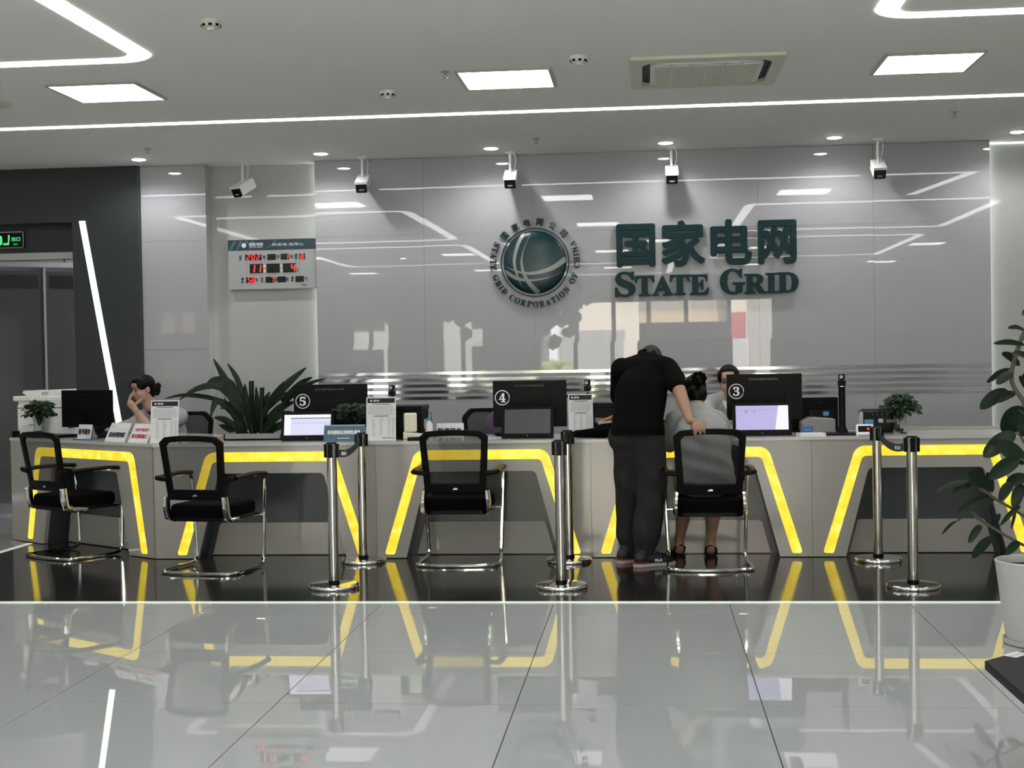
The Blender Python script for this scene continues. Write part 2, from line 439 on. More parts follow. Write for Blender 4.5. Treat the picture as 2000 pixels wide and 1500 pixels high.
# the rest of the room, behind the camera and out of the frame
struct('wall_left', MB().bb(-9.1, -9, -8, 17.5, 0, H), m_('wall_plain'))
struct('wall_right', MB().bb(6.5, 6.6, -8, 12.9, 0, H), m_('wall_plain'))
wf = MB().bb(-9, -7.1, -8.2, -8, 0, H).bb(2.95, 6.5, -8.2, -8, 0, H).bb(-7.1, 2.95, -8.2, -8, 2.7, H)
for x0, x1 in ((-6.15, -4.9), (-3.85, -2.55)): wf.bb(x0, x1, -8.2, -8, 0, 2.7)
wf = struct('wall_front', wf, m_('wall_plain'))
wi = 1
for x0, x1 in ((-7.1, -6.15), (-4.9, -3.85), (-2.55, -.8), (-.8, .95), (.95, 2.95)):
    f = MB(); n = 2
    for k in range(n+1):
        x = x0+(x1-x0)*k/n; f.bb(x-.05, x+.05, -8.12, -8.04, 0, 2.7)
    f.bb(x0, x1, -8.11, -8.05, .0, .07); f.bb(x0, x1, -8.11, -8.05, 2.64, 2.7)
    o = struct('window_%d' % wi, f, m_('mid_grey')); wi += 1
# outdoors, seen only as reflections in the glossy wall and floor
struct('ground_outside', MB().bb(-60, 60, -70, -8.2, -.12, -.02), m_('pavement'))
bl = thing('building', 'pale beige building across the street, reflected in the glass wall', 'building', (0, -30, 0))
MB().bb(-3.4, -.9, -5.9, 0, 0, 2.35).build('wall', m_('grey_building'), bl)
MB().bb(-3.5, -.35, -6, -.05, 0, 7.5).build('upper_wall', m_('beige_building'), bl)
MB().bb(-.35, 3.2, -6, -1, 0, 2.62).build('shop_front', m_('black_gloss'), bl)
MB().bb(-.35, 3.2, -6, -.8, 2.62, 3.1).build('fascia', mat('fascia', (.50, .40, .25), .8), bl)
MB().bb(-.35, 3.2, -6, -1, 3.1, 7.5).build('upper_floor', m_('grey_building'), bl)
MB().bb(3.2, 3.9, -6, .3, 0, 7.5).build('pillar', m_('beige_building'), bl)
MB().bb(3.9, 16, -6, 0, 0, 7.5).build('side_wing', m_('grey_building'), bl)
b2 = thing('building', 'white apartment house outdoors, mirrored beyond the street trees', 'building', (-14, -34, 0))
MB().bb(-10, 9.5, -6, 0, 0, 9).build('wall', m_('grey_building'), b2)
for k in range(7):
    for z in (.6, 2.6): MB().bb(-9+k*2.6, -7.6+k*2.6, 0, .06, z, z+1.2).build('window', m_('black_gloss'), b2)
t = thing('standing_banner', 'red and white standing banner outdoors, mirrored above the seated woman', 'banner', (2.28, -10, 0))
MB().bb(-.2, .2, -.01, .01, 1.75, 2.4).build('red_field', m_('banner_red'), t); MB().bb(-.2, .2, -.01, .01, .4, 1.75).build('white_field', m_('paper'), t); MB().bb(-.22, .22, -.1, .1, -.02, .4).build('foot', m_('mid_grey'), t)
for i, (x, y, r) in enumerate([(-2.75, -17, 1.15), (-4.9, -19.6, .9)]):
    b = MB(); random.seed(i)
    for k in range(220):
        a = random.uniform(0, 2*PI); t = random.uniform(.02, 1)**.5; p = Vector((math.cos(a)*t*r, math.sin(a)*t*r, random.uniform(.15, 1)*r*math.sqrt(max(.05, 1-t*t))+.1))
        b.ell(p, random.uniform(.08, .18), n=5, m=3)
    o = b.build('bush', mat('bush_leaf', (.30, .34, .10), .8, var=.4, scale=4)); o.location = (x, y, 0)
    tag(o, 'yellow-green shrub outdoors mirrored in the glass wall, %s' % ('the rounder one' if i == 0 else 'the smaller one beside it'), 'bush', 'shrubs outside')
for i, (x, y, r) in enumerate([(-10.2, -14.5, 1.8), (-6.3, -17, 1.9), (-3.9, -24, 2.0)]):
    t = thing('street_tree', ['leafy tree outdoors mirrored above monitor 5', 'leafy tree outdoors mirrored left of the round emblem', 'tree outdoors mirrored below the round emblem'][i], 'tree', (x, y, 0), 0, 'trees outside')
    MB().tube([(0, 0, -.05), (.05, 0, 1.5), (0, .1, 3)], [.16, .13, .1]).build('trunk', m_('stem'), t)
    b = MB(); random.seed(i+5)
    for k in range(260):
        v = Vector((random.gauss(0, 1), random.gauss(0, 1), random.gauss(0, .7))).normalized()*r*random.uniform(.5, 1)
        b.ell(v+Vector((0, 0, 3.6)), random.uniform(.15, .3), n=5, m=3)
    b.build('crown', m_('leaf_mid'), t)['kind'] = 'stuff'

# ================================================================ CEILING LIGHTS AND FITTINGS
def light_run(outer, inner, lab, name='linear_light'):
    """recessed-look linear light: outline minus inner outline as a quad strip, closed thickness"""
    b = MB(); n = len(outer); vs = []
    for z in (H-.004, H+.002):
        vs += [(p[0], p[1], z) for p in outer]+[(p[0], p[1], z) for p in inner]
    fs = []
    for i in range(n-1):
        fs += [(i, i+1, n+i+1, n+i), (2*n+i, 3*n+i, 3*n+i+1, 2*n+i+1), (i, 2*n+i, 2*n+i+1, i+1), (n+i, n+i+1, 3*n+i+1, 3*n+i)]
    fs += [(0, n, 3*n, 2*n), (n-1, 3*n-1, 4*n-1, 2*n-1)]
    b.add(vs, fs)
    o = b.build(name, m_('strip_light')); return tag(o, lab, 'ceiling light', 'linear ceiling lights')
def loop(x0, x1, y0, y1, w, r):
    """open-ended rounded rectangle run"""
    o = roundpoly([(x0, y0), (x1, y0), (x1, y1), (x0, y1)], [r]*4, 10); i = roundpoly([(x0+w, y0+w), (x1-w, y0+w), (x1-w, y1-w), (x0+w, y1-w)], [max(.02, r-w)]*4, 10)
    return o+[o[0]], i+[i[0]]
light_run(*loop(-5.9, -2.865, 3.6, 8.225, .125, .26), 'rounded white light channel in the upper left ceiling corner')
light_run(*loop(1.235, 4.4, 3.9, 7.865, .12, .24), 'rounded white light channel in the upper right ceiling corner')
light_run(*loop(-5.9, -2.865, -2.2, 2.6, .125, .26), 'added fill light channel, unseen behind the camera on the left')  # this and the next two: unseen runs added to brighten floor and ceiling
light_run(*loop(1.235, 4.4, -2.2, 2.6, .12, .24), 'added fill light channel, unseen behind the camera on the right')  # added out of view for more bounce off the near floor
light_run(*loop(-1.9, .6, -6.8, -2.8, .12, .24), 'added fill light channel, unseen by the entrance windows')  # extra unseen run, added for brightness only
light_run([(-8.6, 10.345), (3.05, 10.345), (3.3, 10.345), (3.05, 8.4)], [(-8.6, 10.435), (3.0, 10.435), (3.42, 10.435), (3.15, 8.4)], 'long straight white light line across the ceiling before the counter wall')

def panel(x, y, lab):
    t = thing('panel_light', lab, 'ceiling light', (x, y, H-.001), 0, 'square ceiling panels')
    f = MB()
    for a, b_, c, d in ((-.305, .305, -.305, -.285), (-.305, .305, .285, .305), (-.305, -.285, -.285, .285), (.285, .305, -.285, .285)): f.bb(a, b_, c, d, -.012, 0)
    f.build('frame', m_('alu'), t)
    MB().bb(-.285, .285, -.285, .285, -.009, -.001).build('diffuser', m_('panel_light'), t)
panel(-3.555, 9.10, 'square LED panel at the left, under the rounded light channel')
panel(-.88, 9.13, 'square LED panel in the middle, beside a sprinkler')
panel(1.785, 9.11, 'square LED panel at the right, past the air conditioner')
for x in (-.65,): panel(x, 5.74, 'square LED panel out of view overhead, mirrored left of the large characters')
for x in (-2.0, .3): panel(x, 2.6, 'square LED panel out of view overhead, second row, %s' % ('left one' if x < 0 else 'right one'))
for k, x in enumerate((-6.0, -3.3, -.6, 2.1, 4.8)): panel(x, .55, 'square LED panel far behind the camera, row of five, %s' % ['leftmost', 'second from left', 'middle one', 'fourth from left', 'rightmost'][k])
for k, x in enumerate((-6.0, -3.3, -.6, 2.1, 4.8)): panel(x, -4.2, 'square LED panel near the entrance windows, row of five, %s' % ['leftmost', 'second from left', 'middle one', 'fourth from left', 'rightmost'][k])

DL = [(-4.472, 'above the dark slate wall edge'), (-2.825, 'above the left end of the panelled wall'), (-1.32, 'left of the camera above the emblem'), (.186, 'above the second large character'), (1.607, 'left of the rightmost camera'), (3.117, 'at the right picture edge')]
def downlight(x, y, lab, power):
    t = thing('downlight', lab, 'downlight', (x, y, H), 0, 'round recessed downlights')
    MB().lathe([(.076, 0), (.076, -.005), (.060, -.008), (.060, 0)], n=24).build('trim_ring', m_('white_plastic'), t)
    MB().lathe([(.059, -.001), (.059, -.010), (.03, -.016)], n=24).build('lens', m_('lamp_disc'), t)
    l = bpy.data.lights.new('downlight', 'SPOT'); l.energy = power; l.spot_size = 2.7; l.spot_blend = .6; l.shadow_soft_size = .04; l.color = (.97, .96, 1)
    o = bpy.data.objects.new('spot', l); C.objects.link(o); o.parent = t; o.location = (0, 0, -.022)
for x, s in DL: downlight(x, 12.14, 'small round downlight '+s, DOWN)
for k, x in enumerate((-4.4, -2.9)): downlight(x, .0-2*k, 'small round downlight behind the camera, %s' % ('left one' if k == 0 else 'right one'), 8)

# air-conditioning cassette
def cassette(x, y, lab):
    t = thing('air_conditioner', lab, 'air conditioner', (x, y, H), 0, 'ceiling air conditioners')
    b = MB(); o = rrect(-.475, .475, -.475, .475, .02, 3); i = rrect(-.40, .40, -.40, .40, .13, 8)
    # frame as strip between two rounded outlines sampled alike
    o = rrect(-.475, .475, -.475, .475, .02, 8)
    n = len(o); vs = [(p[0], p[1], -.001) for p in o]+[(p[0], p[1], -.022) for p in o]+[(p[0], p[1], -.026) for p in i]+[(p[0], p[1], -.001) for p in i]
    fs = []
    for a in range(n):
        c = (a+1) % n
        for r in range(3): fs.append((r*n+a, r*n+c, (r+1)*n+c, (r+1)*n+a))
        fs.append((3*n+a, 3*n+c, c, a))
    b.add(vs, fs); b.build('frame', m_('cream_plastic'), t)
    MB().slab(rrect(-.398, .398, -.398, .398, .128, 8), -.003, -.001).build('duct', m_('black_plastic'), t)
    MB().slab(rrect(-.35, .35, -.35, .35, .09, 8), -.03, -.004).build('grille_plate', m_('white_plastic'), t, bevel=.004)
    for k in range(6): MB().bb(-.27+k*.108-.046+.0, -.27+k*.108+.046, -.30, .30, -.034, -.03).build('louvre', m_('cream_plastic'), t)
cassette(.396, 9.09, 'cream square ceiling air conditioner cassette with rounded black vent slot')
cassette(-4.84, 9.43-.475+.0, 'cream air conditioner corner cut by the left picture edge')

def smoke(x, y, lab, kind):
    t = thing('smoke_detector', lab, 'smoke detector', (x, y, H), 0, 'smoke detectors')
    MB().lathe([(.055, 0), (.055, -.012), (.050, -.02), (.048, -.034), (.034, -.040)], n=24).build('housing', m_('cream_plastic' if kind else 'white_plastic'), t)
    b = MB()
    for k in range(8):
        a = k*PI/4+.2; b.box((.046*math.cos(a), .046*math.sin(a), -.029), (.012, .018, .012), (0, 0, a))
    b.build('vent', m_('black_plastic'), t)
    MB().lathe([(.022, -.038), (.018, -.052)], n=16).build('sensor_cap', m_('white_plastic'), t)
smoke(-2.277, 7.30, 'cream domed smoke detector near the top left of the ceiling', 1)
smoke(-1.722, 9.42, 'small white smoke detector left of the middle sprinkler', 0)
smoke(-.386, 8.54, 'white smoke detector between the middle panel light and the air conditioner', 0)
def sprinkler(x, y, lab):
    t = thing('sprinkler', lab, 'sprinkler', (x, y, H), 0, 'ceiling sprinklers')
    MB().lathe([(.034, 0), (.034, -.003), (.012, -.008)], n=20).build('escutcheon', m_('alu'), t)
    b = MB().cyl((0, 0, -.006), (0, 0, -.018), .008)
    for s in (-1, 1): b.tube([(s*.006, 0, -.016), (s*.013, 0, -.026), (s*.004, 0, -.04)], .0022, 6)
    b.build('frame', m_('steel'), t)
    MB().lathe([(.014, -.040), (.014, -.043)], n=16).build('deflector', m_('alu'), t)
sprinkler(-1.244, 8.85, 'sprinkler head just left of the middle panel light')
sprinkler(-.892, 11.69, 'sprinkler head between the light line and the camera over the emblem')
sprinkler(2.368, 11.04, 'sprinkler head at the far right behind the light line')
sprinkler(-4.191, 11.59, 'sprinkler head beside the leftmost downlight')

# security cameras hanging by the wall
def cctv(x, y, yaw, lab, drop=.19):
    t = thing('security_camera', lab, 'camera', (x, y, H), 0, 'white bullet cameras')
    MB().lathe([(.045, 0), (.045, -.006), (.02, -.022)], n=20).build('mount', m_('white_plastic'), t)
    MB().tube([(0, 0, -.02), (0, -.002, -drop*.6), (.004, -.01, -drop)], .012, 10).build('arm', m_('white_plastic'), t)
    MB().tube([(.03, .01, -.005), (.05, .02, -.05), (.045, .02, -.11), (.02, .05, -drop-.01)], .004, 6).build('cable', m_('white_plastic'), t)
    R = Matrix.Translation((.004, -.01, -drop-.055)) @ Euler((math.radians(28), 0, yaw)).to_matrix().to_4x4()
    b = MB(); b.M = R; b.prism(rrect(-.052, .052, -.047, .05, .014, 4), -.08, .12); b.build('housing', m_('white_plastic'), t)
    b = MB(); b.M = R; b.prism(rrect(-.057, .057, .035, .056, .006, 3), -.10, .1); b.build('sunshield', m_('white_plastic'), t)
    b = MB(); b.M = R; b.prism(rrect(-.050, .050, -.047, .034, .012, 4), -.094, -.08); b.build('front_glass', m_('black_gloss'), t)
    b = MB(); b.M = R; b.prism(rrect(-.022, .022, -.028, -.014, .004, 3), -.0965, -.094); b.build('lens', m_('grey_plastic'), t)
    MB().ell((.004, -.01, -drop-.008), .016, n=10, m=6).build('joint', m_('white_plastic'), t)
cctv(-3.637, 12.50, .0-.5, 'white bullet camera above the wall clock, turned to the left')
cctv(-2.517, 12.44, .02, 'white bullet camera over monitor 5, second from the left')
cctv(-1.184, 12.43, .0, 'white bullet camera just left of the round emblem top')
cctv(.236, 12.45, .0, 'white bullet camera above the large characters')
cctv(1.997, 12.34, .0, 'white bullet camera at the far right by the wall edge', .21)
# ================================================================ COUNTERS
HC = .835
def counter(M, L, cx, dims, lab):
    """one counter unit; local x along the front, y into the counter, M placed by the root"""
    ob, ot, ib, it, pb, pt = dims     # half widths: band outer bottom/top, inner bottom/top, opening bottom/top
    t = thing('service_counter', lab, 'counter', M[0], M[1], 'white service counter units with lit yellow bands')
    T = HC-.022
    # front panel: opening reaches the floor
    op = roundpoly([(cx-pb, 0), (cx-pt, .617), (cx+pt, .617), (cx+pb, 0)], [0, .04, .04, 0])
    MB().prism([(.001, .006), (.001, T), (L-.001, T), (L-.001, .006)]+[(x, z if z > .006 else .006) for x, z in reversed(op)], 0, .035).build('front_panel', m_('counter_white'), t)
    def ring(o, y0, y1, mt, nm, th=.018):
        q = roundpoly([(cx-pb-th, 0), (cx-pt-th, .617+th), (cx+pt+th, .617+th), (cx+pb+th, 0)], [0, .05, .05, 0])
        return MB().prism(op+list(reversed(q)), y0, y1).build(nm, m_(mt), t)
    ring(op, .035, .215, 'slate_panel', 'reveal')
    MB().prism([(cx-pb-.03, .0), (cx-pt-.03, .64), (cx+pt+.03, .64), (cx+pb+.03, .0)], .215, .235).build('recess_panel', m_('slate_panel'), t)
    lb, lt = pb-.05, pt+.05
    MB().prism(roundpoly([(cx-lb, .008), (cx-lt, .24), (cx+lt, .24), (cx+lb, .008)], [0, .03, .03, 0]), .19, .215).build('kick_panel', m_('counter_white'), t)
    # glowing onyx band in three pieces
    zj = .645
    xo = lambda s, z: cx+s*(ob+(ot-ob)*(z-.03)/.74); xi = lambda s, z: cx+s*(ib+(it-ib)*(z-.03)/.67)
    for s in (-1, 1):
        q = roundpoly([(xo(s, .03), .03), (xi(s, .03), .03), (xi(s, zj-.002), zj-.002), (xo(s, zj-.002), zj-.002)], [.015, .015, 0, 0], 3)
        MB().prism(q, -.0025, .003).build('light_band', m_('onyx'), t)
    q = [(xo(-1, zj), zj)]+roundpoly([(xo(-1, zj), zj), (cx-ot, .77), (cx+ot, .77), (xo(1, zj), zj)], [0, .10, .10, 0], 8)[1:-1]+[(xo(1, zj), zj), (xi(1, zj), zj)]+roundpoly([(xi(1, zj), zj), (cx+it, .70), (cx-it, .70), (xi(-1, zj), zj)], [0, .045, .045, 0], 6)[1:-1]+[(xi(-1, zj), zj)]
    MB().prism(q, -.0025, .003).build('light_band', m_('onyx'), t)
    MB().bb(.004, L-.004, .236, .25, .008, T).build('body', m_('counter_white'), t)
    for x in (.02, L-.02): MB().bb(x-.015, x+.015, .25, .70, .008, T if abs(M[1]) > .1 else .765).build('side_panel', m_('counter_white'), t)
    return t
std = (.70, .47, .628, .425, .545, .385)
xs = [CX, -1.935, -.405, 1.12, 2.66, 4.2]
labs = ['main counter unit between the bend and the left pair of posts, monitor 5 on it', 'counter unit with monitor 4, behind the chair in the middle', 'counter unit with monitor 3 where the two customers are', 'counter unit at the right with no chair before it', 'counter unit at the far right behind the potted plant']
cxs = [-2.70, -1.18, .353, 1.89, 3.43]
for i in range(5):
    d = std
    counter(((xs[i], Y9, 0), 0), xs[i+1]-xs[i], cxs[i]-xs[i], d, labs[i])
ang = math.atan2(DS.y, DS.x)
counter(((A0.x, A0.y, 0), ang), 1.93, 1.04, (.81, .66, .735, .595, .58, .44), 'angled counter unit at the left end, carrying the white printer')
# worktop: one continuous run
P1 = A0+DS*1.945
def off(p, n, d): return (p[0]+n[0]*d, p[1]+n[1]*d)
bk = 1.0
A1 = A0-NS*bk; B = (CX, Y9); nb = Vector((.30, .954))
wt = MB().slab([tuple(A0+NS*.006-DS*.004), (CX-.004, Y9-.006), (4.2, Y9-.006), (4.2, 10.58), (-3.0, 10.58), (-3.0, 10.95), (CX+.32, 10.95), tuple(A1-DS*.004)], HC-.022, HC)
wt.slab([tuple(A0-NS*.02-DS*.004), tuple(A0-NS*.02+DS*.03), tuple(A0-NS*.98+DS*.03), tuple(A0-NS*.98-DS*.004)], .008, HC-.022)
wo = wt.build('worktop', m_('counter_top')); tag(wo, 'continuous pale grey worktop running over all counter units', 'worktop')
MB().bb(-2.99, 4.2, 10.584, 10.98, .768, .79).build('staff_desk', m_('counter_top'), wo)
MB().bb(1.72, 4.2, 10.50, 10.575, HC+.0005, HC+.022).build('upstand', m_('counter_white'), wo)

# ================================================================ WALL SIGNS
def wx(px, py, Y=YW): p = at(px, py, Y); return p.x, p.z
sg = thing('wall_characters', 'four large dark green Chinese characters standing off the glass wall', 'sign', (0, YW-.005, 2.2))
for ch, (a, b, c, d) in zip('国家电网', [(1204, 1280, 438, 522), (1291, 1377, 431, 521), (1387, 1468, 429, 518), (1480, 1555, 430, 516)]):
    x0, z1 = wx(a, (c+d)/2)[0], wx((a+b)/2, c)[1]; x1, z0 = wx(b, (c+d)/2)[0], wx((a+b)/2, d)[1]
    q = MB(); put_text(q, ch, x0, x1, z0-2.2, z1-2.2, -.012, .028, .034)
    q.build('character', m_('sign_green'), sg)
sg2 = thing('wall_lettering', 'green serif capitals of two English words below the large characters', 'sign', (0, YW-.005, 1.94))
SER = {c: chr(0x1D400+ord(c)-65) for c in 'ABCDEFGHIJKLMNOPQRSTUVWXYZ'}
for ch, (a, b, c, d) in zip('STATEGRID', [(1201, 1241, 531, 581), (1240, 1278.5, 539, 579), (1273, 1315, 539, 578), (1308, 1347, 537, 577), (1346.5, 1384.5, 536.5, 576.5), (1405.5, 1455, 525, 575.5), (1453, 1496, 535, 574), (1494, 1518, 533.5, 573), (1517, 1559, 532, 572)]):
    x0, z1 = wx(a, (c+d)/2)[0], wx((a+b)/2, c)[1]; x1, z0 = wx(b, (c+d)/2)[0], wx((a+b)/2, d)[1]
    q = MB(); put_text(q, SER[ch], x0, x1, z0-1.94, z1-1.94, -.012, .028, .022)
    q.build('letter', m_('sign_green'), sg2)
# round emblem
ec = at(1045, 512.5, YW)
em = thing('round_emblem', 'round green globe emblem with silver bands ringed by raised lettering', 'emblem', (ec.x, YW-.004, ec.z))
R = .284
def dome(r): return -.055*math.sqrt(max(0, 1-(r/R)**2))-.008
MB().lathe([(R, -.001)]+[(R*math.sin(a), dome(R*math.sin(a))) for a in [PI/2*(1-k/10) for k in range(11)]], n=64, axis='y').build('globe', mat('globe_green', (.002, .028, .032), .30, spec=.45), em)
b = MB(); N = 72; vs = []
for k in range(N):
    a = 2*PI*k/N
    for r, y in ((.301, -.02), (.309, -.02), (.309, 0), (.301, 0)): vs.append((r*math.cos(a), y, r*math.sin(a)))
b.add(vs, [(4*k+j, 4*((k+1) % N)+j, 4*((k+1) % N)+(j+1) % 4, 4*k+(j+1) % 4) for k in range(N) for j in range(4)])
b.build('ring', m_('sign_green'), em)
bands = [[(-.33, .93, .055), (-.52, .55, .06), (-.64, .05, .05), (-.57, -.37, .035), (-.41, -.79, .004)],
         [(-.12, .89, .004), (-.36, .31, .014), (-.40, -.11, .035), (-.25, -.56, .055), (.1, -.98, .085)],
         [(.99, .09, .085), (.56, -.20, .07), (.04, -.345, .05), (-.35, -.34, .04), (-.67, -.24, .02), (-.97, -.10, .004)],
         [(-.96, -.26, .06), (-.6, -.49, .055), (-.15, -.575, .035), (.4, -.51, .014), (.85, -.34, .004)]]
def crs(P, n=8):
    out = []
    for i in range(len(P)-1):
        p0, p1, p2, p3 = [Vector(P[min(max(j, 0), len(P)-1)]) for j in (i-1, i, i+1, i+2)]
        for k in range(n):
            t = k/n; out.append(.5*((2*p1)+(p2-p0)*t+(2*p0-5*p1+4*p2-p3)*t*t+(3*p1-p0-3*p2+p3)*t**3))
    out.append(Vector(P[-1])); return out
for bd in bands:
    P = crs(bd); b = MB(); vs = []
    for i, p in enumerate(P):
        tg = (P[min(i+1, len(P)-1)]-P[max(i-1, 0)]); nn = Vector((-tg.y, tg.x)).normalized()
        for s in (-1, 0, 1):
            u = p.x+nn.x*p.z*s; v = p.y+nn.y*p.z*s; r = math.hypot(u, v)
            if r > .995: u, v = u/r*.995, v/r*.995
            x, z = u*R, v*R; rr = math.hypot(x, z); vs += [(x, dome(rr)-.0065, z), (x, dome(rr)+.004, z)]
    fs = []
    for i in range(len(P)-1):
        k = 6*i
        fs += [(k, k+2, k+8, k+6), (k+2, k+4, k+10, k+8), (k, k+6, k+7, k+1), (k+4, k+5, k+11, k+10)]
    b.add(vs, fs, True); b.build('band', m_('emblem_silver'), em)
def ringtext(ch, deg, r, w, h, flip):
    """one raised character on the ring; flip = its top points to the centre"""
    a = math.radians(deg); q = MB()
    rot = (a+PI/2) if flip else (a-PI/2)
    q.M = Matrix.Translation((r*math.cos(a), 0, r*math.sin(a))) @ Matrix.Rotation(-rot, 4, 'Y')
    put_text(q, ch, -w/2, w/2, -h/2, h/2, -.009, .016, .018 if ord(ch[0]) < 0x10000 else .012)
    q.build('character' if not flip else 'letter', m_('sign_green'), em)
for ch, dg_ in zip('国家电网公司', (138, 118.5, 100.5, 82, 63, 44)): ringtext(ch, dg_, .362, .060, .066, False)
tx = 'STATE GRID CORPORATION OF CHINA'
wid = {'I': .6, ' ': .62, 'S': .85, 'G': 1.05, 'O': 1.05, 'N': 1.05, 'R': 1.0}
ws = [wid.get(c, .95) for c in tx]; tot = sum(ws)-ws[0]/2-ws[-1]/2; acc = 0
for i, c in enumerate(tx):
    if i: acc += (ws[i-1]+ws[i])/2
    if c != ' ': ringtext(SER[c], 154.5+230*acc/tot, .378, .047*(wid.get(c, .95) if c != 'I' else .5), .054, True)

# wall clock / calendar
ck = at(525, 464, 12.60)
x0, z0, x1, z1 = -3.853, 2.083, -3.017, 2.545
ck = thing('wall_clock', 'grey digital calendar clock with red digits and teal header on the recessed wall', 'clock', ((x0+x1)/2, YW+.155, z0))
W2, HH = (x1-x0)/2, z1-z0
MB().bb(-W2, W2, -.055, -.002, 0, HH).build('housing', m_('mid_grey'), ck, bevel=.006)
MB().bb(-W2+.002, W2-.002, -.0575, -.055, HH-.1, HH-.002).build('header', m_('teal_dark'), ck)
q = MB(); put_text(q, '国家电网', -.215, -.085, HH-.06, HH-.03, -.0585, .002, .02); put_text(q, 'STATE GRID', -.213, -.087, HH-.076, HH-.064, -.0585, .002, .01)
q.lathe([(.022, -.0575), (.022, -.0595)], (-.265, 0, HH-.053), 20, 'y')
put_text(q, '你用电·我用心', 0, .30, HH-.065, HH-.038, -.0585, .002); q.build('header_text', m_('white_print'), ck)
q = MB()
for k in range(4): q.prism([(-.41+k*.07, HH-.1), (-.39+k*.06, HH-.1), (-.33+k*.055, HH-.01), (-.36+k*.055, HH-.01)], -.0582, -.0575)
q.prism([(-.05, HH-.075), (.0, HH-.05), (.03, HH-.008), (.045, HH-.008), (.01, HH-.06), (-.04, HH-.08)], -.0582, -.0575); q.build('swoosh', mat('teal_print', (.05, .16, .15), .3), ck)['kind'] = 'stuff'
segs = {'0': 'abcdef', '1': 'bc', '2': 'abged', '4': 'fgbc', '5': 'afgcd', '6': 'afgcde', '7': 'abc', '8': 'abcdefg'}
def digit(mb, ch, x, z, w, h, y):
    t = h*.19; sk = h*.07
    S_ = {'a': (0, h/2, w, t), 'd': (0, -h/2, w, t), 'g': (0, 0, w, t), 'f': (-w/2, h/4, t, h/2), 'b': (w/2, h/4, t, h/2), 'e': (-w/2, -h/4, t, h/2), 'c': (w/2, -h/4, t, h/2)}
    for k in segs[ch]:
        a, b_, c, d = S_[k]; mb.box((x+a+sk*(b_/h*2), y, z+b_), (c*.98, .003, d*.92), (0, 0, 0))
wins = [(-.255, -.10, 'row1', '202'), (-.045, .035, 'row1', ''), (.08, .16, 'row1', '1'), (.255, .31, 'row1', '8'), (-.215, -.09, 'row2', '11'), (-.055, .07, 'row2', ''), (.10, .225, 'row2', '4'), (-.25, -.17, 'row3', '56'), (-.065, .02, 'row3', '7'), (.045, .125, 'row3', ''), (.215, .295, 'row3', '')]
zr = {'row1': (.297, .055, .020), 'row2': (.193, .085, .028), 'row3': (.088, .055, .020)}
for a, b_, r, s in wins:
    z, h, dw = zr[r]
    MB().bb(a, b_, -.0575, -.055, z-h/2, z+h/2).build('window', m_('black_gloss'), ck)
    for k, ch in enumerate(s):
        n = len(s); step = .047 if r == 'row1' else .055 if r == 'row2' else .04
        x = (b_-.022 if ch in '147' and n == 1 else a+.03+k*step) if not (s == '8') else (a+b_)/2
        if s == '11': x = a+.030+k*.058
        if s == '4': x = b_-.028
        led = MB(); digit(led, ch, x, z, dw*1.15, h*.80, -.0585); led.build('digit', m_('led_red'), ck)
q = MB()
for x in (-.073, .085):
    for z in (.213, .17): q.lathe([(.007, -.055), (.007, -.0595)], (x, 0, z), 10, 'y')
q.build('colon', m_('led_amber'), ck)
q = MB()
for s, x, z, w_, h_ in (('公历', -.30, .297, .03, .04), ('年', -.075, .297, .028, .034), ('月', .055, .297, .024, .034), ('日', .182, .297, .02, .03), ('星期', .225, .297, .03, .04), ('湿度', -.285, .088, .03, .04), ('%', -.15, .088, .022, .03), ('农历', -.10, .088, .028, .04), ('月', .032, .088, .018, .028), ('日', .14, .088, .018, .028), ('温度', .185, .088, .028, .04), ('℃', .315, .088, .024, .034)):
    if len(s) == 2:
        put_text(q, s[0], x-w_/2+.001, x+w_/2-.001, z+.001, z+h_/2+.004, -.0565, .002, .02); put_text(q, s[1], x-w_/2+.004, x+w_/2-.004, z-h_/2-.004, z-.003, -.0565, .002, .02)
    else: put_text(q, s, x-w_/2, x+w_/2, z-h_/2, z+h_/2, -.0565, .002, .02)
q.bb(.27, .32, -.0565, -.055, .03, .037); q.bb(.236, .243, -.0565, -.055, .155, .18); q.build('captions', m_('print_dark'), ck)
q = MB()
for a in ((-.245, .255, .245, .2475), (-.245, .255, .137, .1395), (-.245, -.2425, .137, .2475), (.2525, .255, .137, .2475)): q.bb(a[0], a[1], -.0565, -.055, a[2], a[3])
q.build('outline', m_('grey_plastic'), ck)

# slanted light bar on the slate wall
t0, t1 = Vector((-5.174, 2.74)), Vector((-4.815, .56)); dd = (t1-t0).normalized(); nn = Vector((dd.y*-1, dd.x))
lb = thing('light_bar', 'long slanted white light bar set on the dark slate wall', 'light bar', (-5.0, YW-.07, .56))
hz = .028
pts = [(t0.x-hz+5, t0.y-.56), (t0.x+hz+5, t0.y-.56), (t1.x+hz+5, t1.y-.56), (t1.x-hz+5, t1.y-.56)]
MB().prism(pts, -.008, -.0005).build('diffuser', m_('bar_light'), lb)
MB().prism([(x-(.004 if i in (0, 3) else -.004), z) for i, (x, z) in enumerate(pts)], -.004, -.0002).build('profile', m_('alu'), lb)

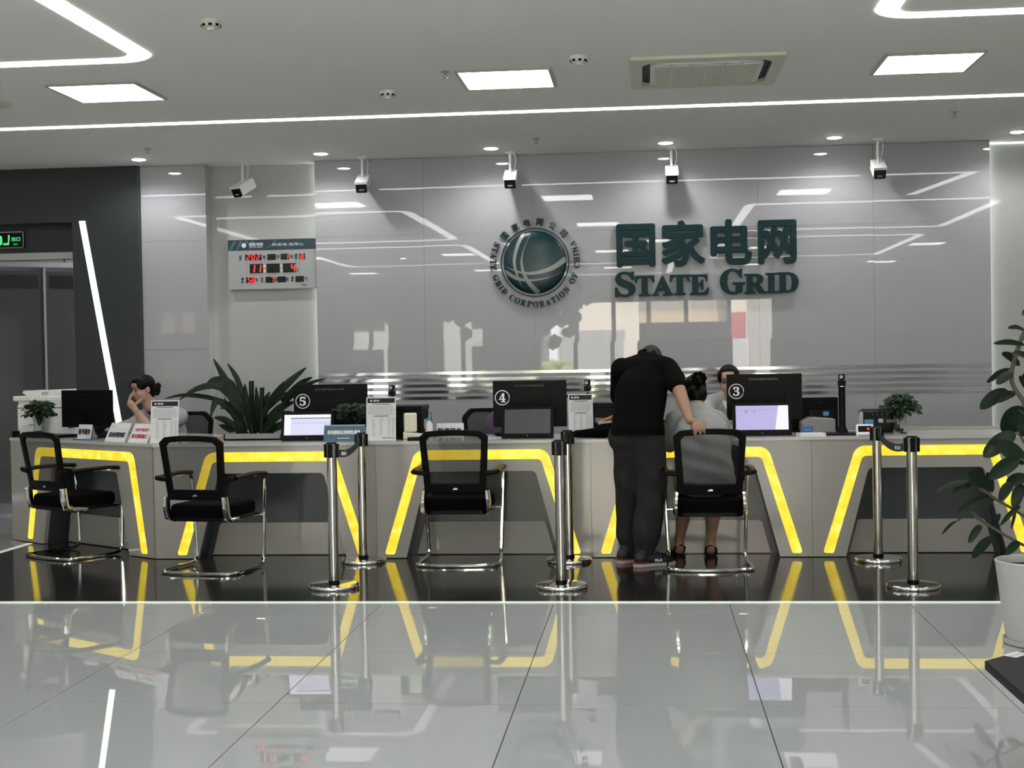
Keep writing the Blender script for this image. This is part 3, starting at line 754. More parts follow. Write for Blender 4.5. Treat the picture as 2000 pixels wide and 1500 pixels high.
# exit sign
ex = thing('exit_sign', 'green lit exit sign in a black chrome-edged box at the left edge', 'sign', (-6.01, YW+.12, 2.52))
MB().bb(-.2, .2, -.035, -.001, 0, .155).build('housing', m_('black_gloss'), ex, bevel=.005)
q = MB()
for a in ((-.2, .2, .147, .155), (-.2, .2, 0, .008), (-.2, -.192, 0, .155), (.192, .2, 0, .155)): q.bb(a[0], a[1], -.039, -.035, a[2], a[3])
q.build('rim', m_('chrome'), ex)
q = MB(); put_text(q, '出口', .082, .165, .065, .105, -.037, .002, .02); put_text(q, 'EXIT', .10, .14, .030, .042, -.037, .002, .01)
q.build('lettering', m_('exit_green'), ex)
q = MB().prism([(.0, .03), (.055, .03), (.065, .12), (.05, .128), (.045, .05), (.0, .05)], -.038, -.036).prism(rrect(-.1, -.01, .03, .12, .02), -.038, -.036); q.build('pictogram', m_('exit_green'), ex)
# ================================================================ CHAIRS
def visitor_chair(label):
    t = thing('visitor_chair', label, 'chair', group='black mesh visitor chairs with chrome frames')
    f = MB()
    right = [(.285, -.02, .648), (.287, .17, .648), (.287, .215, .625), (.282, .228, .55), (.262, .235, .12), (.258, .225, .05), (.262, .18, .018), (.275, .0, .014), (.278, -.16, .014), (.262, -.222, .014), (.21, -.252, .014), (.1, -.268, .014), (0, -.273, .014)]
    pr = crs(right, 4); P = pr+[Vector((-p.x, p.y, p.z)) for p in reversed(pr[:-1])]
    f.tube(P, .0125, 8); f.build('sled_frame', m_('chrome'), t)
    c = MB()
    for y in (.13,): c.tube([(-.268, y+.1, .36), (0, y+.1, .36), (.268, y+.1, .36)], .010, 8)
    c.build('cross_tube', m_('chrome'), t)
    # seat cushion
    s = MB(); o = rrect(-.225, .225, -.215, .235, .06, 5)
    s.slab([(x*.96, y*.96) for x, y in o], .355, .385); sb = s.build('seat_base', m_('black_plastic'), t)
    s = MB().slab(o, .372, .468); s.build('seat', m_('black_fabric'), t, bevel=.03, seg=3)
    # backrest: leaning frame
    def bp(x, z): u = (z-.49)/.43; return Vector((x, -.205-.075*u-.02*math.cos(PI*x/.5)*(1-.3*u), z))
    out = roundpoly([(-.205, .49), (.205, .49), (.235, .925), (-.235, .925)], [.03, .03, .045, .045], 5)
    out = []
    def edge(a, b, n): return [tuple(Vector(a).lerp(Vector(b), k/n)) for k in range(n)]
    O = edge((-.21, .50), (.21, .50), 8)+edge((.21, .50), (.235, .895), 6)+edge((.235, .895), (.19, .925), 3)+edge((.19, .925), (-.19, .925), 8)+edge((-.19, .925), (-.235, .895), 3)+edge((-.235, .895), (-.21, .50), 6)
    I = edge((-.168, .572), (.168, .572), 8)+edge((.168, .572), (.188, .865), 6)+edge((.188, .865), (.165, .885), 3)+edge((.165, .885), (-.165, .885), 8)+edge((-.165, .885), (-.188, .865), 3)+edge((-.188, .865), (-.168, .572), 6)
    arch = lambda x, z: z+(.012*(1-(x/.2)**2) if z > .88 else 0)
    n = len(O); vs = []; th = .013
    for L_, dy in ((O, -th), (I, -th), (I, th), (O, th)):
        for x, z in L_: p = bp(x, arch(x, z)); vs.append((p.x, p.y+dy, p.z))
    fs = []
    for i in range(n):
        j = (i+1) % n
        for r in range(4): fs.append((r*n+i, r*n+j, ((r+1) % 4)*n+j, ((r+1) % 4)*n+i))
    MB().add(vs, fs).build('backrest_frame', m_('black_plastic'), t, bevel=.005)
    # lower rail emblem
    p = bp(0, .535); MB().prism([(-.018, .527), (.018, .527), (.018, .536), (.004, .541), (-.012, .534)], p.y-th-.002, p.y-th).build('maker_plate', m_('alu'), t)
    mv = []; mf = []; nx, nz = 8, 8
    for a in range(nx+1):
        for b_ in range(nz+1):
            z = .565+(.893-.565)*b_/nz; wv = .175+.015*b_/nz; p = bp(-wv+2*wv*a/nx, z); mv.append(tuple(p))
    for a in range(nx):
        for b_ in range(nz): mf.append((a*(nz+1)+b_, (a+1)*(nz+1)+b_, (a+1)*(nz+1)+b_+1, a*(nz+1)+b_+1))
    MB().add(mv, mf, True).build('mesh', m_('mesh_fabric'), t, fix=False)
    for sgn in (-1, 1):
        a = MB(); pa = [(sgn*.282, -.215, .648), (sgn*.285, -.10, .655), (sgn*.286, .10, .658), (sgn*.286, .215, .648)]
        a.tube(pa, .026, 10, flat=.6, up=(0, 0, 1)); a.build('armrest', m_('black_plastic'), t, fix=True)
        MB().tube([(sgn*.20, -.245, .64), (sgn*.245, -.25, .645), (sgn*.288, -.235, .65)], .017, 8).build('arm_joint', m_('black_plastic'), t)
        b_ = MB().tube([(sgn*.215, -.232, .525), (sgn*.222, -.228, .44), (sgn*.22, -.215, .39), (sgn*.21, -.15, .365), (sgn*.205, .0, .362)], [.029, .033, .032, .022, .014], 8, flat=.7, up=(sgn, 0, 0)); b_.build('bracket', m_('chrome'), t)
    return t
ch0 = visitor_chair('empty black mesh chair in the middle facing counter unit 4, squarely seen from behind')
ch0.location = (-1.31, 9.66, 0)
def dup(root, loc, rz, label):
    def rec(o, par):
        c = o.copy(); C.objects.link(c); c.parent = par
        for k in o.children: rec(k, c)
        return c
    kids = list(root.children); c = root.copy(); C.objects.link(c)
    for k in kids: rec(k, c)
    c.location = loc; c.rotation_euler = (0, 0, rz); c['label'] = label; return c
dup(ch0, (-4.27, 10.07, 0), math.radians(-32), 'empty black mesh chair turned right before the angled counter at the far left')
dup(ch0, (-2.97, 9.33, 0), math.radians(-11), 'empty black mesh chair standing off the counter bend, slightly turned right')
ch4 = dup(ch0, (.39, 9.43, 0), math.radians(1), 'black mesh chair the grey-shirted woman sits on, the man holding its back')

# staff chairs behind the counter
def staff_chair(loc, rz, label):
    t = thing('office_chair', label, 'chair', loc, rz, 'office chairs behind the counter')
    MB().slab(rrect(-.24, .24, -.23, .23, .07), .42, .49).build('seat', m_('black_fabric'), t, bevel=.02)
    O = roundpoly([(-.19, .56), (.19, .56), (.235, .93), (.17, 1.0), (-.17, 1.0), (-.235, .93)], [.05, .05, .05, .06, .06, .05], 4)
    I = [(x*.82, .58+(z-.56)*.86+.01) for x, z in O]
    n = len(O); vs = [(x, y, z) for L_, y in ((O, .22), (I, .22), (I, .25), (O, .25)) for x, z in L_]
    MB().add(vs, [(r*n+i, r*n+(i+1) % n, ((r+1) % 4)*n+(i+1) % n, ((r+1) % 4)*n+i) for r in range(4) for i in range(n)]).build('backrest_frame', m_('black_plastic'), t, bevel=.006)
    MB().prism(I, .233, .236).build('mesh', m_('mesh_fabric'), t)
    MB().tube([(0, .235, .58), (0, .25, .5), (0, .1, .43)], .025).build('back_bracket', m_('black_plastic'), t)
    MB().cyl((0, 0, .1), (0, 0, .43), .028).build('gas_lift', m_('chrome'), t)
    for k in range(5):
        a = k*2*PI/5+.3; l = MB().tube([(0, 0, .11), (.26*math.cos(a), .26*math.sin(a), .07)], [.022, .014]).build('base_leg', m_('black_plastic'), t)
        MB().lathe([(.026, -.012), (.026, .012)], (.27*math.cos(a), .27*math.sin(a), .028), 12, 'y').build('caster', m_('black_plastic'), l)
    return t
staff_chair((-3.93, 11.45, 0), .0, 'black mesh office chair behind the tall notice, next to the seated clerk')
sc2 = staff_chair((-1.25, 11.35, 0), .25, 'black office chair half hidden by monitor 4')
q = MB().ell((0, .06, 0), (.17, .07, .17)); o = q.build('cushion', m_('purple_fabric')); o.location = (-1.17, 11.40, .84); tag(o, 'round purple cushion against the office chair behind monitor 4', 'cushion')
staff_chair((.66, 11.55, 0), .0, 'office chair the clerk behind monitor 3 sits on')

# ================================================================ BARRIER POSTS
def post(x, y, label, ht=.905):
    t = thing('barrier_post', label, 'barrier post', (x, y, 0), 0, 'steel queue barrier posts')
    MB().lathe([(.158, .001), (.160, .006), (.160, .020), (.155, .026), (.08, .031), (.036, .034)], n=40).build('base', m_('chrome'), t)
    MB().lathe([(.036, .034), (.036, .048), (.0315, .05), (.0315, .052)], n=24).build('collar', m_('black_plastic'), t)
    MB().lathe([(.0315, .05), (.0315, ht-.075)], n=28).build('pole', m_('steel'), t)
    MB().lathe([(.033, ht-.085), (.0335, ht-.01), (.031, ht)], n=28).build('cap', m_('steel'), t)
    for k in range(4):
        a = k*PI/2+.0
        MB().box((.038*math.cos(a), .038*math.sin(a), ht-.047), (.016, .030, .085), (0, 0, a)).build('belt_slot', m_('black_plastic'), t, bevel=.003)
    MB().lathe([(.0325, ht-.004), (.0325, ht+.004), (.0, ht+.005)], n=28).build('top_rim', m_('black_plastic'), t)
    return t
PS = [((-1.965, 8.58), (-2.0, 9.665)), ((-.545, 8.58), (-.555, 9.66)), ((1.565, 8.565), (1.535, 9.655))]
PL_ = [('left pair, nearer the camera', 'left pair, the one by the counter'), ('middle pair, nearer the camera', 'middle pair, the one by the counter'), ('right pair, nearer the camera', 'right pair, the one by the counter')]
for i, ((a, b_), (la, lb_)) in enumerate(zip(PS, PL_)):
    post(a[0], a[1], 'stainless queue post of the '+la); post(b_[0], b_[1], 'stainless queue post of the '+lb_)
    v = Vector(a); w_ = Vector(b_); q = MB(); vs = []; N = 16; tx_ = []
    dr_ = (w_-v).normalized(); p0 = v+dr_*.042; p1 = w_-dr_*.042
    for k in range(N+1):
        s = k/N; p = p0.lerp(p1, s); sag = .11*4*s*(1-s)*.5
        z = .862-sag
        for dx, dz in ((-.001, .024), (.001, .024), (.001, -.024), (-.001, -.024)): vs.append((p.x+dx, p.y, z+dz))
    fs = [(4*k+j, 4*k+(j+1) % 4, 4*k+4+(j+1) % 4, 4*k+4+j) for k in range(N) for j in range(4)]
    bt = q.add(vs, fs).build('barrier_belt', m_('belt')); tag(bt, 'dark green belt sagging between the two posts of the %s pair' % ('left', 'middle', 'right')[i], 'belt', 'queue barrier belts')
    e = MB()
    for kk, sx in enumerate((-1, 1)):
        for u in (.3, .36, .42):
            k = u*N; s = u; p = p0.lerp(p1, s); z = .862-.11*4*s*(1-s)*.5
            e.box((p.x+sx*.0022, p.y, z), (.001, .045, .022), (math.atan2(-.22*(1-2*s), 1.04), 0, 0))
    e.build('printed_text', m_('white_print'), bt)

# ================================================================ DESK EQUIPMENT
def monitor(loc, rz, w_, h_, zc, label, num=None, back=True):
    """seen from behind: screen faces +y"""
    t = thing('monitor', label, 'monitor', loc, rz, 'black counter monitors')
    z0 = zc-h_/2
    MB().prism(rrect(-w_/2, w_/2, z0, z0+h_, .006), -.012, .012).build('panel', m_('black_plastic'), t)
    MB().prism(rrect(-w_/2+.012, w_/2-.012, z0+.015, z0+h_-.012, .004), .012, .0128).build('screen', m_('screen_off'), t)
    MB().prism(rrect(-w_*.28, w_*.28, z0+.04, z0+h_-.12, .02), -.022, -.012).build('rear_bulge', m_('black_plastic'), t, bevel=.008)
    v = MB()
    for k in range(16): v.bb(-w_*.2+k*w_*.025, -w_*.2+k*w_*.025+.006, -.0135, -.012, z0+h_-.045, z0+h_-.03)
    v.build('vent', m_('black_gloss'), t)
    MB().tube([(0, -.03, zc-.03), (0, -.045, zc-.12), (0, -.03, .012)], .022, 8, flat=.5).build('stand', m_('black_plastic'), t)
    MB().slab(rrect(-.12, .12, -.11, .07, .03), .0, .012).build('foot', m_('black_plastic'), t)
    if num:
        q = MB(); N = 40; vs = []; r0, r1 = .050, .056; cx_, cz = -w_/2+.070, z0+h_-.125
        for k in range(N):
            a = 2*PI*k/N
            for r, y in ((r0, -.0135), (r1, -.0135), (r1, -.012), (r0, -.012)): vs.append((cx_+r*math.cos(a), y, cz+r*math.sin(a)))
        q.add(vs, [(4*k+j, 4*((k+1) % N)+j, 4*((k+1) % N)+(j+1) % 4, 4*k+(j+1) % 4) for k in range(N) for j in range(4)])
        put_text(q, chr(0x1D7CE+num), cx_-.024, cx_+.024, cz-.034, cz+.034, -.0127, .0015, .012)
        q.build('number_sticker', m_('white_print'), t)
    return t
monitor((-2.385, 10.42, HC), 0, .565, .33, .237, 'black monitor numbered five, left of the middle, rising behind the blue sign', 5)
monitor((-.875, 10.42, HC), 0, .55, .345, .235, 'black monitor numbered four behind the switched-off customer screen', 4)
monitor((.85, 10.42, HC), 0, .545, .335, .262, 'black monitor numbered three, hiding half of a clerk', 3)
monitor((-4.52, 10.98, HC), -.30, .50, .30, .225, 'black monitor on the angled counter beside the slanted light bar')

def tablet(loc, rz, w_, h_, lit, label):
    """customer screen leaning back, screen faces -y"""
    t = thing('customer_display', label, 'display', loc, rz, 'customer displays on the counter')
    M = Matrix.Rotation(math.radians(-14), 4, 'X')
    def B(): b = MB(); b.M = M; return b
    b = B(); b.prism(rrect(-w_/2, w_/2, .004, h_, .008), 0, .022); b.build('casing', m_('black_plastic'), t)
    e = .022
    if lit is None:
        b = B(); b.prism(rrect(-w_/2+e, w_/2-e, .004+e*1.5, h_-e, .003), -.001, 0); b.build('screen', m_('screen_off'), t)
    else:
        b = B(); b.prism(rrect(-w_/2+e, w_/2-e, .004+e*1.8, h_-e, .003), -.001, 0); b.build('screen', m_(lit), t)
        b = B()
        if lit == 'screen_glow':
            b.bb(-w_/2+.07, w_/2-e, -.0018, -.001, h_-.052, h_-.046); b.build('screen_line', m_('screen_line'), t)
            b = B(); b.bb(-w_/2+e, -w_/2+.07, -.0016, -.001, .05, h_-e-.001); b.bb(-w_/2+.07, w_/2-e, -.0016, -.001, h_-.044, h_-e-.001); b.build('screen_menu', m_('screen_side'), t)
            b = B()
            for k in range(9): b.bb(-w_/2+.085+k*.032, -w_/2+.108+k*.032, -.0018, -.001, h_-.087, h_-.083)
            b.build('screen_text', m_('screen_faint'), t)
        else:
            b.add([(x, y, z) for x, z in ((w_/2-.115, .045), (w_/2-e, .045), (w_/2-e, h_-e), (w_/2-.09, h_-e)) for y in (-.0016, -.001)], [(0, 2, 4, 6), (1, 7, 5, 3), (0, 1, 3, 2), (2, 3, 5, 4), (4, 5, 7, 6), (6, 7, 1, 0)]); b.build('screen_menu', m_('screen_side'), t)
            b = B(); b.bb(-w_/2+.03, w_/2-.12, -.0018, -.001, h_-.054, h_-.051); b.bb(-w_/2+.085, -w_/2+.105, -.0018, -.001, h_-.08, h_-.056); b.bb(-w_/2+.145, -w_/2+.155, -.0018, -.001, h_-.08, h_-.056); b.build('screen_text', m_('screen_faint'), t)
    b = B(); b.lathe([(.004, 0), (.004, -.002)], (0, 0, .02), 12, 'y'); b.build('button', m_('grey_plastic'), t)
    MB().slab(rrect(-w_*.32, w_*.32, .0, .12, .02), 0, .008).build('base', m_('black_plastic'), t)
    MB().bb(-.04, .04, .05, .065, .006, h_*.6).build('prop', m_('black_plastic'), t)
    return t
tablet((-2.47, 10.0, HC), .05, .385, .218, 'screen_glow', 'lit customer screen with a white and lavender page before monitor 5')
tablet((-.862, 10.0, HC), -.02, .375, .235, None, 'switched-off customer screen before monitor 4')
tablet((.80, 9.99, HC), -.02, .41, .24, 'screen_violet', 'lit violet customer screen before monitor 3')

def notice(loc, rz, w_, h_, label):
    t = thing('notice_stand', label, 'notice', loc, rz, 'upright acrylic notices on the counter')
    M = Matrix.Rotation(math.radians(-6), 4, 'X')
    def B(): b = MB(); b.M = M; return b
    b = B(); b.bb(-w_/2, w_/2, 0, .003, 0.002, h_); b.build('back_sheet', m_('paper'), t)
    b = B(); b.bb(-w_/2+.008, w_/2-.008, -.0008, 0, h_-.042, h_-.008); b.build('header', m_('print_dark'), t)
    b = B(); b.lathe([(.007, -.0008), (.007, -.0016)], (-w_*.34, 0, h_-.025), 14, 'y'); put_text(b, '国家电网', -w_*.26, -w_*.06, h_-.032, h_-.018, -.0012, .0008, .02); b.build('header_text', m_('white_print'), t)
    b = B(); b.bb(-w_*.3, w_*.3, -.001, 0, h_-.053, h_-.049); b.bb(-w_*.25, w_*.25, -.001, 0, h_*.56, h_*.575)
    b.bb(w_*.05, w_/2-.006, -.001, 0, .020, .024); b.build('headline', m_('print_dark'), t)
    b = B(); random.seed(int(loc[0]*100) % 99)
    z = h_-.066
    while z > .03:
        if not (h_*.54 < z < h_*.6):
            x = -w_/2+.014; end = w_/2-.014
            if z < h_*.54:
                for xa in (-.30, -.05, .22, .36): b.bb(xa*w_, xa*w_+random.uniform(.06, .13)*w_, -.0009, 0, z, z+.0035)
            else:
                while x < end-.01:
                    l = random.uniform(.012, .05); b.bb(x, min(x+l, end), -.0009, 0, z, z+.004); x += l+.003
        z -= .0085
    b.build('body_text', m_('print_grey'), t)['kind'] = 'stuff'
    MB().bb(-w_/2, w_/2, .0, .07, 0, .003).build('base', m_('acrylic'), t)
    return t
notice((-3.50, 9.885, HC), -.12, .22, .315, 'white printed notice at the counter bend beside the red-lettered sign')
notice((-1.905, 9.90, HC), .0, .215, .315, 'white printed notice right of monitor 5 and the blue sign')
notice((-.475, 9.98, HC), .12, .175, .315, 'white printed notice right of monitor 4, above the black bag')

def sign_plate(loc, rz, w_, h_, tilt, face, label, lines, name='counter_sign', slim=.003):
    t = thing(name, label, 'sign', loc, rz, 'small signs on the counter')
    M = Matrix.Rotation(math.radians(-tilt), 4, 'X')
    def B(): b = MB(); b.M = M; return b
    b = B(); b.bb(-w_/2, w_/2, 0, slim, .002, h_); b.build('plate', m_(face), t)
    for s, x0, x1, z0, z1, mt, bo in lines:
        b = B()
        if s: put_text(b, s, x0, x1, z0, z1, -.0008, .001, bo)
        else: b.bb(x0, x1, -.0012, 0, z0, z1)
        b.build('printed_text' if s else 'print_area', m_(mt), t)
    a = math.radians(tilt)
    MB().add([(x, y, z) for x in (-w_/2, w_/2) for y, z in ((h_*math.sin(a), h_*math.cos(a)), (h_*math.sin(a)+.003, h_*math.cos(a)), (h_*math.sin(a)*1.9+.02, 0), (h_*math.sin(a)*1.9+.015, 0))], [(0, 1, 2, 3), (4, 7, 6, 5), (0, 4, 5, 1), (1, 5, 6, 2), (2, 6, 7, 3), (3, 7, 4, 0)]).build('rear_leg', m_('acrylic'), t)
    return t
sign_plate((-2.175, 9.90, HC), .0, .30, .125, 18, 'blue_print', 'blue sign with white characters leaning before the small plant and monitor 5', [('用电报装业务绿色通道', -.125, .115, .052, .084, 'white_print', .03), ('', -.05, .04, .022, .026, 'white_print', 0), ('', -.145, .145, .117, .122, 'alu', 0)])
sign_plate((-4.00, 10.205, HC), ang, .255, .155, 28, 'paper', 'white sign with dense grey characters, left of the red-lettered one', [('综合业务受理咨询窗口', -.10, .11, .035, .08, 'print_dark', .035), ('', -.10, -.06, .125, .128, 'print_grey', 0), ('', -.10, -.07, .117, .120, 'print_grey', 0), ('', -.12, .12, .1, .102, 'print_grey', 0)])
sign_plate((-3.76, 10.035, HC), ang, .235, .155, 28, 'paper', 'white sign with two lines of red characters', [('“水电气网业务”', -.085, .09, .09, .118, 'red_print', .02), ('联合报装窗口', -.095, .095, .035, .070, 'red_print', .03)])
sign_plate((-4.40, 10.60, HC), ang+.1, .16, .115, 12, 'paper', 'small white card with bold black characters beside the left monitor', [('暂停服务', -.072, .072, .035, .082, 'print_dark', .03)])
sign_plate((-1.48, 10.42, HC), .0, .205, .098, 10, 'paper', 'white card with black characters just above the middle chair back', [('暂停服务', -.095, .09, .012, .062, 'print_dark', .03)])

# document cameras on poles (webcam heads showing above the notices)
def doc_camera(loc, label, h_=.40, r=.016, slim=True):
    t = thing('document_camera', label, 'document camera', loc, 0, 'document cameras')
    MB().slab(rrect(-.13, .13, -.10, .12, .02), .0, .014).build('base', m_('black_plastic'), t, bevel=.004)
    MB().lathe([(r*1.8, .014), (r*1.5, .03), (r, .06), (r, h_-.075)], n=20).build('column', m_('black_plastic'), t)
    MB().lathe([(r*1.02, h_-.088), (r*1.02, h_-.083)], n=20).build('ring', m_('chrome'), t)
    MB().bb(-.026, .026, -.022, .022, h_-.078, h_-.042).build('swivel', m_('black_plastic'), t, bevel=.005)
    MB().cyl((.0, 0, h_-.045), (.0, 0, h_-.03), .008).build('neck', m_('black_plastic'), t)
    MB().bb(-.022, .022, -.02, .02, h_-.038, h_).build('camera_head', m_('black_plastic'), t, bevel=.004)
    MB().lathe([(.012, -.020), (.012, -.025), (.007, -.026)], (-.006, 0, h_-.019), 16, 'y').build('lens', m_('print_grey'), t)
    return t
doc_camera((-1.865, 10.15, HC), 'black webcam head above the notice by the blue sign', .395, .012)
doc_camera((-.43, 10.09, HC), 'black webcam head above the notice by the black bag', .41, .012)
doc_camera((1.36, 10.05, HC), 'tall black column document camera between monitor 3 and the stickered printer', .425, .024)

# white multifunction printer
t = thing('multifunction_printer', 'white multifunction printer on the left end of the counter', 'printer', (-4.95, 11.22, HC), -.36); t.scale = (.86, .86, .92)
MB().bb(-.21, .21, -.2, .2, .002, .285).build('body', m_('white_plastic'), t, bevel=.012)
MB().bb(-.212, .212, -.202, .202, .25, .256).build('seam', m_('black_plastic'), t)
MB().bb(-.24, .21, -.22, .2, .315, .36).build('scanner_bed', m_('white_plastic'), t, bevel=.008)
MB().bb(-.20, .21, -.19, .2, .285, .315).build('neck', m_('white_plastic'), t)
MB().prism([(-.10, .36), (.20, .36), (.20, .415), (-.10, .405), (-.17, .39)], -.18, .17).build('document_feeder', m_('white_plastic'), t, bevel=.006)
MB().add([(x, y, z) for x in (-.18, .0) for y in (-.15, .14) for z in (.40-(.0 if x < 0 else .015), .408-(0 if x < 0 else .015))], [(0, 1, 3, 2), (4, 6, 7, 5), (0, 4, 5, 1), (2, 3, 7, 6), (0, 2, 6, 4), (1, 5, 7, 3)]).build('feeder_tray', m_('white_plastic'), t)
MB().bb(-.16, -.02, -.226, -.22, .325, .350).build('control_panel', m_('cream_plastic'), t)
MB().bb(.09, .17, -.183, -.18, .37, .395).build('label_plate', m_('print_grey'), t)
MB().bb(-.13, .13, -.206, -.2, .09, .094).build('tray_seam', m_('print_grey'), t)
MB().bb(-.05, .01, -.212, -.2, .10, .112).build('tray_handle', m_('print_grey'), t)
MB().bb(-.19, .1, -.29, -.2, .012, .022).bb(-.19, -.18, -.29, -.2, .0, .05).bb(.09, .1, -.29, -.2, .0, .05).build('output_tray', m_('black_plastic'), t)

def small_box_device(name, loc, rz, d, body, label, extra=None, cat='printer', group=None, bev=.008):
    t = thing(name, label, cat, loc, rz, group)
    MB().bb(-d[0]/2, d[0]/2, -d[1]/2, d[1]/2, .002, d[2]).build('body', m_(body), t, bevel=bev)
    if extra: extra(t, d)
    return t
def _laser(t, d):
    MB().bb(-d[0]/2-.006, d[0]/2+.006, -d[1]/2-.006, d[1]/2, d[2]-.03, d[2]+.004).build('lid', m_('black_plastic'), t, bevel=.004)
    MB().bb(-d[0]*.35, d[0]*.35, -d[1]/2-.006, -d[1]/2, .08, .13).build('slot', m_('black_gloss'), t)
    MB().bb(d[0]/2, d[0]/2+.006, -.05, .06, .04, .13).build('side_panel', m_('print_grey'), t)
    MB().tube([(d[0]/2, .05, .17), (d[0]/2+.04, .03, .175), (d[0]/2+.05, .0, .1), (d[0]/2+.04, -.02, .01)], .003, 6).build('cable', m_('black_plastic'), t)
small_box_device('laser_printer', (-1.845, 10.41, HC), .0, (.36, .34, .232), 'black_plastic', 'black laser printer behind the cream telephone and small bottle', _laser)
small_box_device('laser_printer', (-.40, 10.42, HC), .0, (.33, .32, .235), 'black_plastic', 'black laser printer behind the yellow stapler and black bag', _laser)
def _sticker(t, d):
    y = -d[1]/2
    MB().bb(-.12, -.055, y-.001, y, .055, .095).build('blue_sticker', m_('tag_blue'), t)
    MB().bb(-.02, .012, y-.001, y, .072, .098).build('sticker', m_('paper'), t)
    MB().bb(.035, .09, y-.001, y, .072, .092).build('sticker', m_('beige_cloth'), t)
    MB().bb(.102, .122, y-.001, y, .055, .10).build('sticker', m_('paper'), t)
    q = MB()
    for k in range(4): q.lathe([(.004, y), (.004, y-.002)], (-.06+k*.033, 0, .13), 8, 'y')
    q.build('buttons', m_('print_grey'), t)
    MB().bb(-d[0]/2, d[0]/2, y+.02, d[1]/2, d[2], d[2]+.01).build('lid', m_('black_gloss'), t, bevel=.004)
    MB().prism([(-.165, .03), (-.128, .03), (-.128, .15), (-.150, .14)], y-.002, y+.06).build('side_cover', m_('mid_grey'), t)
small_box_device('receipt_printer', (1.66, 10.33, HC), .0, (.27, .2, .158), 'black_gloss', 'black printer box covered in small stickers beside the right plant', _sticker)
small_box_device('receipt_printer', (.06, 10.45, HC), .0, (.18, .16, .10), 'black_plastic', 'small black printer hidden beside the standing man')
def _scan(t, d):
    MB().prism([(-.12, .0), (.12, .0), (.12, .10), (-.05, .115), (-.12, .08)], -.1, .1).build('cover', m_('grey_plastic'), t, bevel=.008)
    t.children[0].hide_render = False
    MB().bb(-.05, .12, .03, .05, .09, .16).build('paper_support', m_('black_plastic'), t)
    MB().bb(.05, .09, .028, .03, .12, .15).build('blue_sticker', m_('tag_blue'), t)
small_box_device('sheet_scanner', (1.22, 10.35, HC), .0, (.22, .18, .05), 'grey_plastic', 'grey sheet-fed scanner between monitor 3 and the black column', _scan, 'scanner')
t = monitor((1.19, 10.46, HC), .15, .40, .25, .125, 'black side monitor standing low behind the grey scanner')
# small display with red light
t = thing('card_reader', 'small silver card reader with a red lit sign before the stickered printer', 'card reader', (1.495, 9.90, HC), .0)
b = MB(); b.M = Matrix.Rotation(math.radians(-15), 4, 'X'); b.prism(rrect(-.058, .058, .0, .08, .008), 0, .03); b.build('casing', m_('white_plastic'), t)
b = MB(); b.M = Matrix.Rotation(math.radians(-15), 4, 'X'); b.prism(rrect(-.046, .046, .025, .068, .004), -.001, 0); b.build('display', m_('black_gloss'), t)
b = MB(); b.M = Matrix.Rotation(math.radians(-15), 4, 'X'); b.prism([(.012, .046), (.022, .058), (.034, .05), (.030, .040), (.018, .040)], -.002, -.001); b.build('red_light', m_('led_red'), t)
MB().bb(-.05, .05, .0, .05, 0, .006).build('base', m_('grey_plastic'), t)
# desk trifles
def item(name, mb, mt, loc, label, cat, rz=0, **k):
    o = mb.build(name, m_(mt), None, **k); o.location = loc; o.rotation_euler = (0, 0, rz); return tag(o, label, cat)
t = thing('business_card_holder', 'small blue plastic box right of monitor 3', 'box', (1.12, 10.12, HC), 0)
MB().prism([(-.04, 0), (.04, 0), (.043, .055), (-.043, .055)], -.03, .03).build('tray', m_('blue_plastic'), t)
MB().bb(-.02, .03, -.0305, -.03, .03, .042).build('label_plate', m_('tag_blue'), t)
item('paper_stack', MB().slab([(-.08, -.06), (.10, -.05), (.09, .06), (-.09, .05)], .0, .018), 'paper', (1.13, 9.98, HC), 'loose white papers before the blue box', 'papers', .1)
item('brochure', MB().slab([(-.10, -.07), (.10, -.06), (.11, .07), (-.09, .06)], .0, .006), 'blue_print', (-4.32, 10.50, HC), 'blue brochure lying flat left of the grey-lettered sign', 'brochure', -.5)
item('folder', MB().slab(rrect(-.16, .16, -.11, .11, .01), .0, .022), 'black_plastic', (-4.78, 10.93, HC), 'black flat tray under the left plant', 'tray', -.5)
item('document_tray', MB().bb(-.22, .22, -.14, .14, 0, .012).bb(-.22, .22, -.14, -.13, 0, .05).bb(-.22, -.21, -.14, .14, 0, .05).bb(.21, .22, -.14, .14, 0, .05), 'grey_plastic', (-2.92, 10.30, HC), 'grey document tray beside the lit screen under the strap plant', 'tray')
item('wooden_board', MB().slab([(-.2, -.10), (.24, -.08), (.24, .12), (-.2, .08)], .0, .02), 'wood_tray', (-3.10, 10.44, HC+.0005), 'light wooden board lying behind the grey tray', 'board', .1)
item('cable_bundle', MB().tube([(-.09, 0, .008), (-.04, .03, .012), (.0, -.02, .03), (.04, .02, .014), (.02, -.03, .008), (-.05, -.02, .01), (.09, .01, .008)], .007, 6), 'black_plastic', (-2.72, 10.25, HC), 'tangled black cable left of the lit screen', 'cable')
t = thing('telephone', 'cream desk telephone with coiled cord right of the notice by monitor 5', 'telephone', (-1.70, 10.12, HC), .15)
MB().prism([(-.08, 0), (.09, 0), (.09, .03), (-.08, .055)], -.08, .08).build('body', m_('cream_plastic'), t, bevel=.006)
MB().bb(-.075, .02, -.03, .03, .052, .19).build('handset_rest', m_('cream_plastic'), t, bevel=.012)
MB().tube([(.03, -.04, .10), (.06, -.05, .10), (.075, -.05, .07), (.07, -.05, .03)], .005, 6).build('cord', m_('black_plastic'), t)
t = thing('water_bottle', 'small plastic bottle with a blue cap before the black printer by monitor 5', 'bottle', (-1.60, 10.19, HC))
MB().lathe([(.024, .001), (.026, .03), (.026, .10), (.012, .125), (.012, .13)], n=18).build('body', m_('paper'), t)
